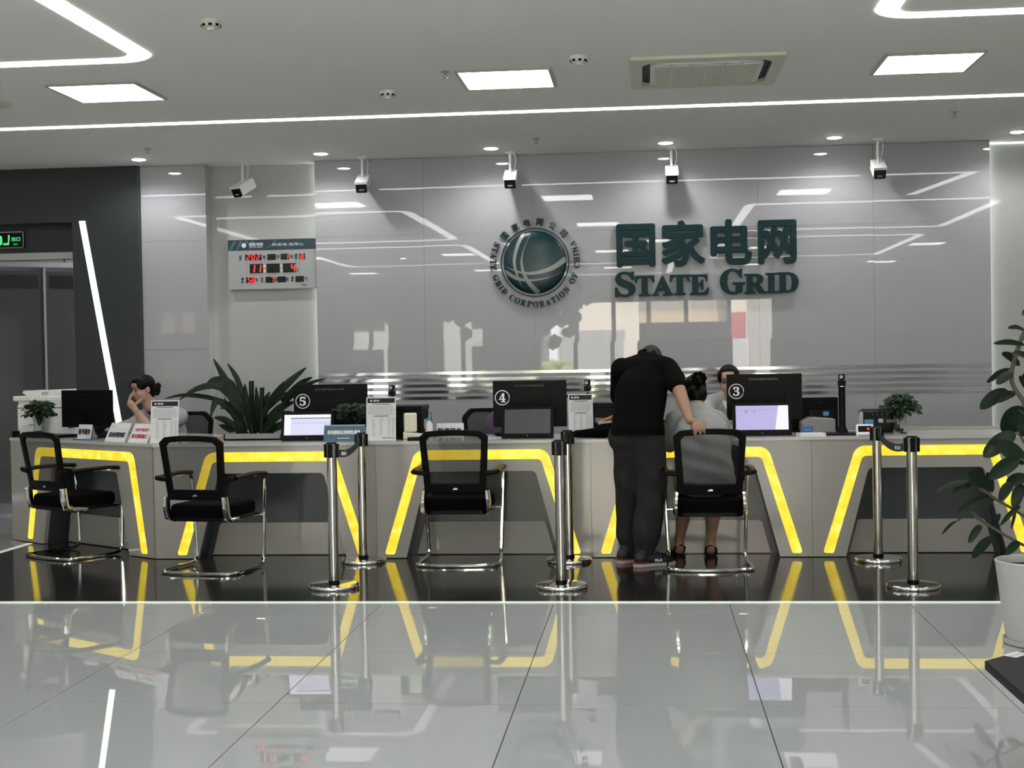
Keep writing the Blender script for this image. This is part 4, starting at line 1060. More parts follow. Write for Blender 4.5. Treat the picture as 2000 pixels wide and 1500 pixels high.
MB().lathe([(.014, .13), (.014, .15)], n=14).build('cap', m_('tag_blue'), t)
item('keypad', MB().slab(rrect(-.07, .07, -.05, .05, .01), .0, .022), 'black_plastic', (-1.65, 9.95, HC), 'black keypad lying right of the notice by monitor 5', 'keypad', .2)
item('computer_mouse', MB().ell((0, 0, .018), (.032, .055, .018)), 'black_plastic', (-1.10, 10.32, HC+.0), 'black mouse left of the switched-off screen', 'mouse', .7)
item('mouse_pad', MB().slab(rrect(-.12, .12, -.1, .1, .01), .0, .003), 'print_grey', (-1.09, 10.12, HC), 'grey mouse pad left of the switched-off screen', 'mouse pad', .1)
t = thing('stapler', 'yellow stapler standing before the printer by monitor 4', 'stapler', (-.285, 10.15, HC+.131), .1)
MB().tube([(-.055, 0, -.02), (.0, 0, .0), (.07, 0, .03)], .012, 8, flat=.8).build('arm', m_('yellow_plastic'), t)
MB().tube([(-.055, .0, -.028), (.05, 0, .005)], .008, 6).build('magazine', m_('red_print'), t)
item('paper_box', MB().bb(-.06, .06, -.05, .05, 0, .11), 'paper', (-.300, 10.17, HC), 'white carton with a blue mark under the yellow stapler', 'box')
item('notebook', MB().slab([(-.12, -.08), (.12, -.08), (.12, .08), (-.12, .08)], .0, .045), 'paper', (.66, 10.70, .7905), 'thick notebook the clerk at monitor three writes on', 'notebook')
# black bag on the counter
t = thing('black_bag', 'slumped black bag lying on the counter between monitor 4 and the man', 'bag', (-.31, 9.98, HC))
b = MB(); b.limb([(-.20, .0, .03), (-.02, .02, .035), (.20, .02, .035)], [.028, .04, .04], flat=1.0); b.limb([(-.13, .05, .055), (.04, .06, .065), (.20, .05, .075)], [.025, .04, .045]); b.ell((.14, .06, .06), (.09, .08, .075))
for i_, v_ in enumerate(b.v): b.v[i_] = Vector((v_.x, v_.y, max(.002, v_.z)))
bo = blob('fabric_body', b, m_('black_fabric'), t, .008, 4)
MB().tube([(.10, -.02, .05), (.14, -.05, .03), (.16, -.057, -.01), (.165, -.165+.10, -.015), (.17, -.06, .02)], .004, 6).build('strap', m_('black_fabric'), t)
# pen holders left desk
t = thing('pen_holder', 'blue pens and cards in a white holder before the white printer', 'pen holder', (-4.72, 11.12, HC), .0)
MB().bb(-.035, .035, -.03, .03, .001, .06).build('cup', m_('white_plastic'), t)
random.seed(5)
for k in range(7):
    MB().cyl((-.025+k*.008, random.uniform(-.02, .02), .01), (-.03+k*.012+random.uniform(-.02, .03), random.uniform(-.02, .02), .13+random.uniform(0, .04)), .006, 6).build('pen', m_('blue_plastic' if k % 2 else 'tag_blue'), t)
t = thing('desk_phone', 'black desk telephone under the left monitor beside the small card', 'telephone', (-4.33, 10.78, HC), -.5)
MB().prism([(-.08, 0), (.08, 0), (.08, .03), (-.08, .06)], -.08, .08).build('body', m_('black_plastic'), t, bevel=.005)
MB().tube([(-.05, -.07, .065), (-.05, 0, .08), (-.05, .07, .065)], .014, 8).build('handset', m_('black_plastic'), t)
MB().bb(.0, .06, -.081, -.08, .008, .025).build('red_label', m_('red_print'), t)
# ================================================================ PLANTS
def leafmesh(mb, path, width, normal, fold=.15, prof=None, n=8):
    P = crs([tuple(p) for p in path], max(2, n//(len(path)-1))); m = len(P)
    vs = []; nrm = Vector(normal).normalized()
    for i, p in enumerate(P):
        t = i/(m-1); tg = (P[min(i+1, m-1)]-P[max(i-1, 0)]).normalized(); sd = tg.cross(nrm)
        if sd.length < 1e-4: sd = tg.orthogonal()
        sd.normalize(); up = sd.cross(tg).normalized()
        w_ = width*(prof(t) if prof else math.sin(PI*min(1, t*.93+.06))**.75)
        w_ = max(w_, .0008)
        for s, f in ((-1, fold), (-.5, fold*.35), (0, 0), (.5, fold*.35), (1, fold)): vs.append(p+sd*(s*w_/2)+up*(f*w_))
    fs = [(5*i+k, 5*i+k+1, 5*i+6+k, 5*i+5+k) for i in range(m-1) for k in range(4)]
    mb.add(vs, fs, True)
strap = lambda t: (min(1, t*6+.35)*(1-max(0, t-.55)/.45*.93)**.8)
# strap-leaved plant behind the counter
PY = 11.35
sp = thing('potted_dracaena', 'bushy potted plant with long dark strap leaves behind the counter left of monitor 5', 'plant', (-3.2, PY, 0))
MB().lathe([(.12, .002), (.15, .2), (.17, .40), (.18, .42), (.165, .42), (.15, .38)], n=32).build('pot', m_('pot_white'), sp)
MB().lathe([(.152, .37), (.152, .384), (.01, .392)], n=24).build('soil', m_('soil'), sp)
base = Vector((-3.2, PY, 0))
canes = [((492, 850), (491, 744), .022), ((510, 850), (512, 757), .020), ((475, 850), (472, 820), .018), ((530, 850), (540, 800), .018)]
for a, b_, r in canes:
    p = at(a[0], a[1], PY)-base; q_ = at(b_[0], b_[1], PY)-base
    MB().tube([Vector((p.x*.4, p.y, .36)), p, q_], [r, r, r*.95], 10).build('cane', m_('leaf_dark'), sp)
L = [[(472, 835), (448, 760), (417, 701), 13], [(485, 800), (463, 740), (444, 710), 8], [(475, 805), (432, 757), (385, 760), (351, 781), 12], [(452, 790), (405, 776), (357, 772), (321, 779), 7],
     [(475, 825), (430, 785), (418, 792), (412, 814), 11], [(470, 842), (440, 822), (418, 816), 13], [(520, 795), (560, 752), (598, 718), 12], [(550, 785), (585, 752), (610, 737), 10], [(552, 790), (600, 752), (638, 739), 6],
     [(520, 800), (545, 778), (568, 766), 12], [(478, 800), (450, 750), (420, 742), (403, 750), 12], [(488, 840), (470, 790), (446, 765), 12], [(500, 845), (515, 790), (527, 765), 10], [(505, 845), (545, 800), (575, 785), 14],
     [(480, 845), (455, 800), (430, 798), 12], [(495, 845), (482, 790), (478, 750), 11], [(502, 845), (503, 800), (500, 755), 10], [(510, 848), (540, 815), (572, 805), 13], [(485, 848), (450, 838), (428, 830), 11], [(515, 845), (555, 830), (590, 825), 12],
     [(498, 848), (490, 800), (492, 770), 13], [(508, 848), (520, 800), (540, 765), 11], [(470, 830), (445, 790), (440, 775), 10], [(506, 830), (530, 780), (555, 745), 9]]
random.seed(11)
for lf in L:
    dy = random.uniform(-.12, .10); pts = [at(x, y, PY+dy*(i/(len(lf)-2)))-base for i, (x, y) in enumerate(lf[:-1])]
    b = MB(); leafmesh(b, pts, lf[-1]/241*1.35, (random.uniform(-.4, .4), -1, random.uniform(.2, .9)), .12, strap, 10)
    b.build('leaf', m_('leaf_dark'), sp, fix=False)

# ficus by the platform corner
FY = 6.95
fc = thing('potted_ficus', 'broad-leaved plant in a ribbed white pot at the right edge of the dark platform', 'plant', (1.862, FY, 0))
b = MB(); b.lathe([(.150, .018), (.158, .05), (.172, .16), (.186, .28), (.198, .375), (.203, .40), (.196, .405), (.186, .395), (.180, .36)], n=72)
for i, v in enumerate(b.v):
    a = math.atan2(v.y, v.x); k = 1+.004*math.sin(a*36) if v.z < .37 else 1; b.v[i] = Vector((v.x*k, v.y*k, v.z))
b.build('pot', m_('pot_white'), fc)
MB().lathe([(.181, .350), (.181, .366), (.09, .374), (.01, .376)], n=32).build('soil', m_('soil'), fc)
MB().lathe([(.15, .002), (.165, .004), (.172, .028), (.166, .028), (.15, .012)], n=48).build('saucer', m_('pot_white'), fc)
fb = Vector((1.862, FY, 0))
def fp(x, y, d=0): return at(x, y, FY+d)-fb
for st, r in (([(2024, 1090), (2018, 1000), (2015, 900), (2005, 800), (1976, 745), (1985, 690), (2008, 630)], .011), ([(2020, 1075), (1975, 1052), (1925, 1022), (1898, 1000)], .007), ([(2018, 1020), (1975, 992), (1945, 975), (1912, 950)], .007), ([(2016, 900), (1995, 855), (1982, 845)], .005), ([(2008, 815), (1990, 800)], .004), ([(1982, 770), (1966, 762)], .003), ([(2016, 930), (2000, 900), (1988, 898)], .005), ([(1925, 1022), (1905, 1012), (1900, 1000)], .003)):
    P = [fp(x, y, -.02*(i % 2)) for i, (x, y) in enumerate(st)]
    MB().tube(crs([tuple(p) for p in P], 4), r, 7).build('stem', m_('stem'), fc)
FL = [((2002, 674), (1940, 671), 11), ((2000, 645), (1968, 641), 9), ((1992, 714), (1956, 690), 16), ((2012, 700), (1975, 692), 14), ((1973, 720), (1927, 748), 12), ((1980, 731), (1946, 750), 18), ((1968, 762), (1914, 799), 26), ((1984, 768), (1946, 786), 16),
      ((2000, 795), (1962, 848), 44), ((1984, 845), (1921, 893), 33), ((2004, 905), (1945, 866), 34), ((1992, 897), (1931, 935), 30), ((1892, 940), (1828, 961), 12), ((1899, 945), (1860, 964), 13), ((1926, 950), (1891, 925), 30), ((1928, 922), (1938, 962), 15),
      ((1925, 969), (1869, 999), 9), ((1944, 970), (1917, 999), 12), ((1900, 999), (1870, 1018), 6), ((1870, 1017), (1839, 1044), 6), ((1917, 1026), (1892, 1061), 15), ((1940, 1048), (1899, 1090), 19), ((1992, 1060), (1964, 1084), 17), ((1953, 1003), (1938, 1033), 13),
      ((1994, 988), (1953, 1027), 10), ((1984, 1000), (1975, 1034), 7), ((1976, 942), (1953, 980), 20), ((1996, 945), (1980, 994), 22), ((2010, 935), (1965, 945), 24), ((2004, 760), (1990, 735), 14), ((2010, 850), (1985, 835), 26), ((2030, 720), (1995, 745), 18),
      ((2010, 640), (2030, 590), 20), ((2010, 620), (1996, 612), 16), ((2020, 800), (2070, 770), 30), ((2020, 860), (2075, 850), 34), ((2020, 950), (2080, 960), 30), ((2020, 1010), (2070, 1040), 24), ((2010, 700), (2060, 690), 26), ((1935, 1032), (1955, 1060), 12), ((1912, 950), (1935, 985), 12)]
random.seed(4)
oval = lambda t: math.sin(PI*min(1, max(0, t)))**.62 if 0 < t < 1 else .05
for a, c, wd_ in FL:
    d0 = random.uniform(-.05, .05); d1 = d0+random.uniform(-.09, .09)
    p, q_ = fp(a[0], a[1], d0), fp(c[0], c[1], d1); md = p.lerp(q_, .5)+Vector((0, 0, .01))
    b = MB(); leafmesh(b, [p, md, q_], wd_/394*1.0, (random.uniform(-.3, .3), -1, random.uniform(.1, .5)), .10, oval, 10)
    b.build('leaf', m_('leaf_ficus'), fc, fix=False)

def desk_plant(px, py, Y, rx, rz_, label, vase=True, nleaf=70, seed=1, base_z=HC):
    c = at(px, py, Y); t = thing('desk_plant', label, 'plant', (c.x, Y, base_z), 0, 'small plants on the counter')
    random.seed(seed); cz = c.z-base_z; b = MB(); s_ = MB()
    for k in range(nleaf):
        a = random.uniform(0, 2*PI); e = random.uniform(-.5, 1.45); r = random.uniform(.45, 1.05)
        p = Vector((math.cos(a)*math.cos(e)*rx*r, math.sin(a)*math.cos(e)*rx*r, cz+math.sin(e)*rz_*r))
        o = Vector((p.x, p.y, p.z-cz*.9))
        d = Vector((math.cos(a), math.sin(a), random.uniform(-.9, .1))).normalized(); ln = random.uniform(.03, .055)
        leafmesh(b, [p, p+d*ln*.5+Vector((0, 0, .004)), p+d*ln], ln*.62, (random.uniform(-.4, .4), -.5, 1), .1, oval, 4)
        if k % 3 == 0: s_.tube([(0, 0, max(.02, cz*.45)), (p.x*.5, p.y*.5, p.z*.8), tuple(p)], .0015, 4)
    b.build('foliage', m_('leaf_mid'), t, fix=False)['kind'] = 'stuff'
    s_.build('stems', m_('leaf_dark'), t)
    if vase:
        h_ = max(.05, cz-rz_*.7)
        MB().lathe([(.046, .002), (.050, .02), (.040, h_*.55), (.046, h_), (.043, h_), (.037, h_*.55), (.045, .022), (.04, .010)], n=28).build('vase', m_('glass_clear'), t)
        q = MB(); random.seed(seed)
        for k in range(22):
            a = random.uniform(0, 2*PI); q.ell((.028*math.cos(a)*random.random(), .028*math.sin(a)*random.random(), .014+.016*random.random()), .008, n=6, m=4)
        q.build('pebbles', m_('beige_cloth'), t)
    else:
        MB().lathe([(.035, .001), (.05, .05), (.052, .08), (.045, .08)], n=24).build('pot', m_('black_gloss'), t)
    return t
desk_plant(76, 804, 10.90, .108, .085, 'small leafy plant in a glass vase before the white printer', True, 230, 2)
desk_plant(690, 807, 10.14, .115, .075, 'small leafy plant in front of monitor 5 behind the blue sign', False, 230, 3)
desk_plant(1758, 794, 10.08, .118, .088, 'small leafy plant in a clear glass vase at the right of the stickered printer', True, 230, 6)
# low black table corner by the ficus
TZ = .40
c0 = atz(1923, 1290, TZ); c1 = atz(2000, 1270, TZ); c2 = atz(2000, 1358, TZ)
e1 = (c1-c0).normalized()*1.1; e2 = (c2-c0).normalized()*1.0; print('TABLE', tuple(e1), tuple(e2))
tb = thing('coffee_table', 'black low table whose corner enters at the lower right', 'table', (c0.x, c0.y, 0))
o2 = Vector((0, 0)); E1 = Vector((e1.x, e1.y)); E2 = Vector((e2.x, e2.y))
MB().slab([tuple(o2), tuple(E1), tuple(E1+E2), tuple(E2)], TZ-.03, TZ).build('table_top', m_('black_plastic'), tb, bevel=.003)
for p in (E1*.45+E2*.45, E1*.9+E2*.35, E1*.9+E2*.9, E1*.35+E2*.9):
    MB().bb(p.x-.02, p.x+.02, p.y-.02, p.y+.02, .001, TZ-.03).build('leg', m_('black_plastic'), tb)
q = atz(1985, 1279, TZ)-Vector((c0.x, c0.y, 0)); a = math.atan2(e1.y, e1.x)
lbx = MB().box((0, 0, 0), (.085, .05, .001), (0, 0, 0)); lo = lbx.build('paper_label', m_('paper')); lo.location = (q.x+c0.x, q.y+c0.y, TZ+.001); lo.rotation_euler = (0, 0, a); tag(lo, 'small white printed slip lying on the black table corner', 'paper')
tg = MB()
for k in range(9): tg.box((-.034+k*.0085, -.002, .0008), (.003, .03, .0004))
tg.build('barcode', m_('print_grey'), lo)

# ================================================================ PEOPLE
def head(mb, M, jaw=1):
    """face towards local +y"""
    k = mb.M; mb.M = M
    mb.ell((0, -.012, .028), (.073, .092, .086)); mb.ell((0, .022, -.030), (.058*jaw, .068, .078)); mb.ell((0, .058, -.088), (.024, .022, .020))
    mb.ell((0, .068, .048), (.048, .024, .034)); mb.limb([(0, .084, .012), (0, .104, -.026)], [.009, .0125]); mb.ell((0, .090, -.030), (.017, .010, .009))
    mb.ell((0, .082, -.056), (.021, .012, .010)); mb.ell((.036, .060, -.025), (.024, .022, .024)); mb.ell((-.036, .060, -.025), (.024, .022, .024))
    for s in (-1, 1): mb.ell((s*.074, -.008, -.004), (.010, .018, .030), (0, s*.2, 0))
    mb.limb([(0, -.02, -.05), (0, -.03, -.14)], [.052, .052]); mb.M = k
def face_parts(root, M, loc, sleepy=True):
    D = Matrix.Translation(-Vector(loc)) @ M
    for s in (-1, 1):
        b = MB(); b.M = D; b.ell((s*.030, .0795, .008), (.0135, .007, .0065)); b.build('eye', m_('eye_white'), root)
        b = MB(); b.M = D; b.ell((s*.030, .0850, .0065), (.0062, .003, .0062)); b.build('iris', m_('hair'), root)
        b = MB(); b.M = D; b.tube([(s*.014, .0865, .010), (s*.030, .0885, .0165), (s*.047, .078, .010)], .0028, 6); b.build('eyelid', m_('hair'), root)
        b = MB(); b.M = D; b.tube([(s*.012, .0915, .030), (s*.030, .091, .036), (s*.052, .076, .030)], [.003, .0042, .002], 6, flat=.6); b.build('eyebrow', m_('hair'), root)
    b = MB(); b.M = D; b.ell((0, .0935, -.0525), (.020, .006, .0045)); b.ell((0, .0925, -.0605), (.017, .006, .005)); b.build('lips', m_('lip'), root)
def RM(loc, yaw=0, pitch=0, roll=0, s=1):
    """yaw 0 faces +y; yaw turns left (ccw); pitch<0 looks down"""
    return Matrix.Translation(loc) @ Matrix.Rotation(yaw, 4, 'Z') @ Matrix.Rotation(pitch, 4, 'X') @ Matrix.Rotation(roll, 4, 'Y') @ Matrix.Scale(s, 4)
def hand(mb, wrist, palm, fingers, thumb, r=.0085):
    """palm: list of points (centre chain), fingers: list of joint chains, each rooted inside the palm"""
    mb.limb([wrist, palm], [.026, .030], flat=.62, up=None)
    for f in fingers: mb.limb(f, [r*1.12]+[r]*(len(f)-2)+[r*.82], n=10)
    mb.limb(thumb, [r*1.5]+[r*1.15]*(len(thumb)-2)+[r*.9], n=10)
V3 = Vector
# --- standing man in black polo, leaning over the counter
loc = Vector((-.07, 9.50, 0))
sh_r, sh_l = V3((.150, 9.70, 1.315)), V3((-.175, 9.72, 1.325))
elb = V3((.205, 9.52, 1.195)); wri = V3((.272, 9.235, .985))
hM = RM((.025, 9.87, 1.368), -.15, -1.05, 0, 1.0)
b = MB()
head(b, hM)
b.limb([(-.07, 9.50, .90), (-.05, 9.59, 1.08), (-.02, 9.71, 1.26)], [.125, .13, .11], flat=1.15, up=(1, 0, 0))
b.limb([(-.02, 9.72, 1.33), (.01, 9.80, 1.37)], [.062, .056])
b.limb([sh_r, elb, elb.lerp(wri, .5), wri], [.056, .047, .042, .028])
b.limb([sh_l, (-.20, 9.92, 1.10), (-.14, 10.10, .885)], [.056, .045, .03])
b.limb([(-.14, 10.10, .885), (-.12, 10.19, .862)], [.028, .032], flat=.6)
for k in range(4): b.limb([(-.145+k*.021, 10.18, .862), (-.148+k*.024, 10.235, .868), (-.149+k*.026, 10.27, .852)], [.010, .009, .008], n=8)
b.limb([(-.12, 10.14, .862), (-.075, 10.17, .857), (-.06, 10.20, .851)], [.012, .010, .009], n=8)
# right hand closing over the chair back (bar top at z .935, y 9.16..9.19)
pc = V3((.322, 9.195, .962))
b.limb([wri, pc], [.027, .033], flat=.7, up=(1, 0, .2))
fx = [(.292, 9.165), (.315, 9.150), (.338, 9.145), (.360, 9.152)]
tips = [(.288, .905), (.304, .893), (.334, .893), (.362, .905)]
for (x, y), (tx_, tz) in zip(fx, tips):
    b.limb([(x*.5+pc.x*.5, 9.185, .965), (x, y-.018, .966), (x+(tx_-x)*.5, y-.036, .935), (tx_, y-.028, tz)], [.0115, .0105, .0098, .0085], n=10)
b.limb([(.296, 9.21, .958), (.285, 9.205, .935), (.290, 9.205, .905)], [.013, .011, .009], n=10)
# legs
b.limb([(-.14, 9.50, .90), (-.145, 9.56, .50), (-.135, 9.62, .09)], [.085, .06, .04]); b.limb([(.0, 9.48, .90), (.01, 9.46, .50), (-.035, 9.45, .09)], [.085, .06, .04])
b.limb([(-.135, 9.62, .07), (-.06, 9.68, .035)], [.04, .03]); b.limb([(-.035, 9.45, .07), (.05, 9.50, .035)], [.04, .03])
man = blob('person', b, m_('skin'), None, .0065, 5, loc)
tag(man, 'standing man in black polo and grey trousers leaning over, right hand on a chair back', 'person', 'people')
b = MB(); b.M = hM; b.ell((0, -.020, .034), (.079, .092, .084)); b.ell((0, -.05, -.01), (.066, .055, .06))
blob('hair', b, m_('hair_short'), man, .007, 3, loc)
b = MB()   # polo shirt
b.limb([(-.073, 9.485, .89), (-.068, 9.52, 1.00), (-.045, 9.60, 1.15), (-.015, 9.70, 1.275)], [.172, .160, .165, .140], flat=1.08, up=(1, 0, 0), n=28)
b.limb([sh_l+V3((.03, .0, -.005)), (.0, 9.735, 1.355), sh_r+V3((-.02, 0, .01))], [.080, .090, .080]); b.limb([(-.06, 9.68, 1.31), (.05, 9.68, 1.31)], [.10, .10]); b.limb([(.0, 9.74, 1.35), (.012, 9.79, 1.375)], [.076, .066])
b.limb([sh_r+V3((-.01, .01, 0)), sh_r.lerp(elb, .55), elb+V3((-.010, .012, .02))], [.080, .078, .066])
b.limb([sh_l, (-.19, 9.84, 1.20), (-.20, 9.90, 1.13)], [.080, .072, .066])
b.v = b.v
pol = blob('polo_shirt', b, m_('polo'), man, .008, 6, loc)
# hem: cut flat
def cut(o, co_, no_):
    bm = bmesh.new(); bm.from_mesh(o.data); g = bm.verts[:]+bm.edges[:]+bm.faces[:]
    bmesh.ops.bisect_plane(bm, geom=g, plane_co=co_, plane_no=no_, clear_outer=True); bm.to_mesh(o.data); bm.free()
cut(pol, (0, 0, .872), (0, -.12, -1))
b = MB()
P = [V3((-.03, 9.70, 1.405)), V3((-.05, 9.76, 1.43)), V3((.0, 9.835, 1.44)), V3((.05, 9.80, 1.425)), V3((.045, 9.73, 1.40))]
P = [p-loc for p in P]; b.tube(crs([tuple(p) for p in P], 4), .017, 8, flat=1.4); b.build('collar', m_('polo'), man)
b = MB()   # trousers
b.limb([(-.145, 9.50, .865), (-.02, 9.49, .865)], [.128, .128], n=24)
b.limb([(-.125, 9.50, .86), (-.140, 9.545, .62), (-.148, 9.585, .40), (-.150, 9.615, .20), (-.140, 9.625, .10)], [.118, .100, .082, .082, .060])
b.limb([(-.010, 9.475, .86), (.015, 9.460, .62), (.005, 9.440, .42), (-.022, 9.440, .22), (-.040, 9.445, .095)], [.122, .112, .098, .100, .066])
random.seed(9)
tr = blob('trousers', b, m_('trousers'), man, .009, 5, loc)
for v in tr.data.vertices:
    z = v.co.z
    if z < .80:
        a = math.atan2(v.co.y-(.1 if v.co.x < -.0 else -.04), v.co.x)
        v.co.x += .0022*math.sin(z*26+a*2); v.co.y += .004*math.cos(z*30+a*3)
cut(tr, (0, 0, .062), (0, 0, -1))
def shoe(root, loc, c, yaw, lab=None):
    D = Matrix.Translation(Vector(c)-loc) @ Matrix.Rotation(yaw, 4, 'Z')
    b = MB(); b.M = D
    b.ell((0, -.085, .055), (.038, .045, .045)); b.ell((0, -.02, .055), (.038, .08, .042)); b.ell((0, .09, .040), (.044, .075, .032)); b.limb([(0, -.07, .06), (0, -.06, .10)], [.040, .043]); b.ell((0, .02, .06), (.036, .06, .04))
    tmp = MB(); tmp.v = b.v; tmp.f = b.f; tmp.sm = b.sm
    o = blob('shoe', tmp, m_('shoe_navy'), root, .006, 3, (0, 0, 0))
    b = MB(); b.M = D
    out = [(-.036, -.12), (-.04, -.06), (-.036, .02), (-.05, .09), (-.036, .155), (.0, .178), (.036, .155), (.05, .09), (.04, .02), (.042, -.06), (.036, -.12), (0, -.137)]
    out = [(q[0], q[1]) for q in crs([(x, y, 0) for x, y in out+[out[0]]], 4)][:-1]
    b.slab(out, .001, .024); b.build('sole', m_('sole'), o, bevel=.004)
    b = MB(); b.M = D; b.slab([(x*1.01, y*1.005) for x, y in out if y < -.03], .024, .034); b.build('midsole', m_('shoe_red'), o)
    for s in (-1, 1):
        b = MB(); b.M = D @ Matrix.Translation((s*.0455, 0, 0)) @ Matrix.Rotation(s*PI/2, 4, 'Z'); put_text(b, 'FILA', (.0 if s > 0 else -.055), (.055 if s > 0 else .0), .036, .054, 0, .006, .03); b.build('lettering', m_('white_print'), o)
    b = MB(); b.M = D
    for k in range(3): b.tube([(-.022, .01+k*.025, .092-k*.010), (0, .012+k*.025, .099-k*.010), (.022, .01+k*.025, .092-k*.010)], .0035, 6)
    b.build('lace', m_('white_print'), o)
    return o
shoe(man, loc, (.01, 9.445, 0), -1.12); shoe(man, loc, (-.115, 9.63, 0), -1.0)

# --- seated woman in grey T-shirt, seen from behind
loc = Vector((.38, 9.55, .465))
hM = RM((.325, 9.90, 1.150), .35, -.55, .1, .98)
b = MB(); head(b, hM)
b.limb([(.37, 9.47, .58), (.36, 9.56, .78), (.33, 9.72, .95)], [.15, .14, .12], flat=1.2, up=(1, 0, 0)); b.limb([(.33, 9.76, 1.0), (.325, 9.86, 1.08)], [.055, .05])
b.limb([(.19, 9.72, .96), (.145, 9.76, .78), (.19, 9.98, .875)], [.055, .044, .028]); b.limb([(.47, 9.74, .96), (.53, 9.88, .80), (.50, 10.06, .872)], [.055, .044, .028])
for cx_, s in ((.20, 1), (.49, -1)):
    yb = 9.99 if s == 1 else 10.07
    b.limb([(cx_, yb, .875), (cx_+.005, yb+.06, .868)], [.026, .030], flat=.6)
    for k in range(4): b.limb([(cx_-.028+k*.02, yb+.07, .866), (cx_-.030+k*.022, yb+.12, .868), (cx_-.030+k*.022, yb+.15, .852)], [.009, .008, .007], n=8)
    b.limb([(cx_+s*.01, yb+.03, .862), (cx_+s*.045, yb+.06, .858), (cx_+s*.05, yb+.09, .853)], [.011, .009, .008], n=8)
for s, kx, fx_ in ((-1, .255, .205), (1, .455, .425)):
    fy = 9.925 if s == -1 else 9.90
    b.limb([(.38+s*.09, 9.52, .55), (kx, 9.93, .535)], [.09, .065]); b.limb([(kx, 9.94, .52), (kx-.005, 9.91, .36), (fx_, fy, .085)], [.060, .058, .030])
    b.limb([(fx_, fy-.01, .07), (fx_, fy+.0, .045)], [.034, .034]); b.limb([(fx_, fy+.0, .045), (fx_+s*.01-(.05 if s < 0 else 0), fy+.15, .030)], [.032, .024], flat=.8)
wom = blob('person', b, m_('skin'), None, .0065, 5, loc)
tag(wom, 'woman in grey T-shirt with black bun seated with her back to us', 'person', 'people')
face_parts(wom, hM, loc)
b = MB(); b.M = hM; b.ell((0, -.022, .036), (.083, .096, .090)); b.ell((0, -.05, -.035), (.074, .062, .085)); b.M = Matrix.Identity(4)
b.ell((.352, 9.80, 1.255), (.045, .04, .04)); b.ell((.335, 9.79, 1.27), (.028, .03, .028)); b.ell((.378, 9.80, 1.262), (.026, .03, .03)); b.ell((.362, 9.79, 1.228), (.03, .03, .028))
blob('hair', b, m_('hair'), wom, .007, 2, loc)
b = MB()
for k in range(9):
    a = k*2*PI/9; b.ell(V3((.355+.04*math.cos(a), 9.775, 1.25+.036*math.sin(a)))-loc, (.016, .018, .015), n=8, m=6)
b.build('hair_tie', m_('black_fabric'), wom)
b = MB()
b.limb([(.375, 9.465, .60), (.37, 9.50, .72), (.355, 9.60, .87), (.335, 9.72, .965)], [.165, .160, .165, .120], flat=1.18, up=(1, 0, 0), n=28)
b.limb([(.20, 9.70, .965), (.33, 9.73, .99), (.455, 9.72, .965)], [.078, .085, .075]); b.limb([(.33, 9.76, 1.01), (.33, 9.80, 1.045)], [.070, .060])
b.limb([(.19, 9.71, .955), (.155, 9.735, .85), (.150, 9.74, .83)], [.080, .074, .070]); b.limb([(.47, 9.73, .955), (.51, 9.80, .87)], [.078, .070])
sh = blob('t_shirt', b, m_('grey_tee'), wom, .008, 6, loc)
for v in sh.data.vertices:
    z = v.co.z; v.co.y += .005*math.sin(z*60+v.co.x*18); v.co.x += .004*math.sin(z*45+v.co.x*30)
cut(sh, (0, 0, .56-loc.z), (0, 0, -1))
b = MB(); b.limb([(.29, 9.50, .565), (.27, 9.80, .565), (.255, 9.92, .545)], [.115, .095, .085]); b.limb([(.47, 9.50, .565), (.46, 9.80, .565), (.455, 9.92, .545)], [.115, .095, .085]); b.limb([(.30, 9.47, .57), (.46, 9.47, .57)], [.115, .115])
b.v = [V3((v.x, v.y, max(v.z, .472))) for v in b.v]
blob('shorts', b, m_('beige_cloth'), wom, .009, 4, loc)
for s, fx_, fy in ((-1, .205, 9.925), (1, .425, 9.90)):
    d = V3((-.04 if s < 0 else .01, .15, 0)); c = V3((fx_, fy, 0))-loc
    b = MB(); D = Matrix.Translation(c) @ Matrix.Rotation(math.atan2(-d.x, d.y), 4, 'Z'); b.M = D
    out = [(q[0], q[1]) for q in crs([(x, y, 0) for x, y in [(-.03, -.05), (-.032, .03), (-.038, .11), (0, .18), (.038, .11), (.032, .03), (.03, -.05), (0, -.062), (-.03, -.05)]], 3)][:-1]
    b.slab(out, .001, .016); so = b.build('sandal', m_('black_plastic'), wom)
    b = MB(); b.M = D; b.tube([(-.038, .02, .02), (-.036, -.02, .06), (0, -.042, .082), (.036, -.02, .06), (.038, .02, .02)], .007, 6, flat=.6); b.tube([(-.040, .09, .018), (0, .10, .062), (.040, .09, .018)], .007, 6); b.build('strap', m_('black_fabric'), so)
# shoulder bag
bg_ = thing('shoulder_bag', 'black shoulder bag hanging at the right side of the seated woman', 'bag', (.60, 9.55, .62))
b = MB(); b.limb([(-.03, 0, .02), (-.03, .0, .12)], [.055, .065], flat=.6, up=(0, 1, 0)); b.ell((-.03, 0, .0), (.075, .045, .07)); b.bb(-.095, .04, -.035, .035, -.06, .15)
blob('pouch', b, m_('black_fabric'), bg_, .008, 5)
MB().tube([(-.08, -.045, .13), (-.13, -.085, .22), (-.19, -.02, .34), (-.235, .10, .395)], .009, 8, flat=.6).build('strap', m_('black_fabric'), bg_)

# --- clerk at the left, hand over her mouth
loc = Vector((-4.13, 11.55, .47))
hM = RM((-4.215, 11.42, 1.195), 2.42, -.16, .05, 1.0)
b = MB(); head(b, hM, 1.08)
b.limb([(-4.08, 11.62, .55), (-4.08, 11.60, .80), (-4.08, 11.58, .98)], [.14, .13, .12], flat=1.2, up=(1, 0, 0)); b.limb([(-4.12, 11.56, 1.0), (-4.17, 11.47, 1.10)], [.058, .05])
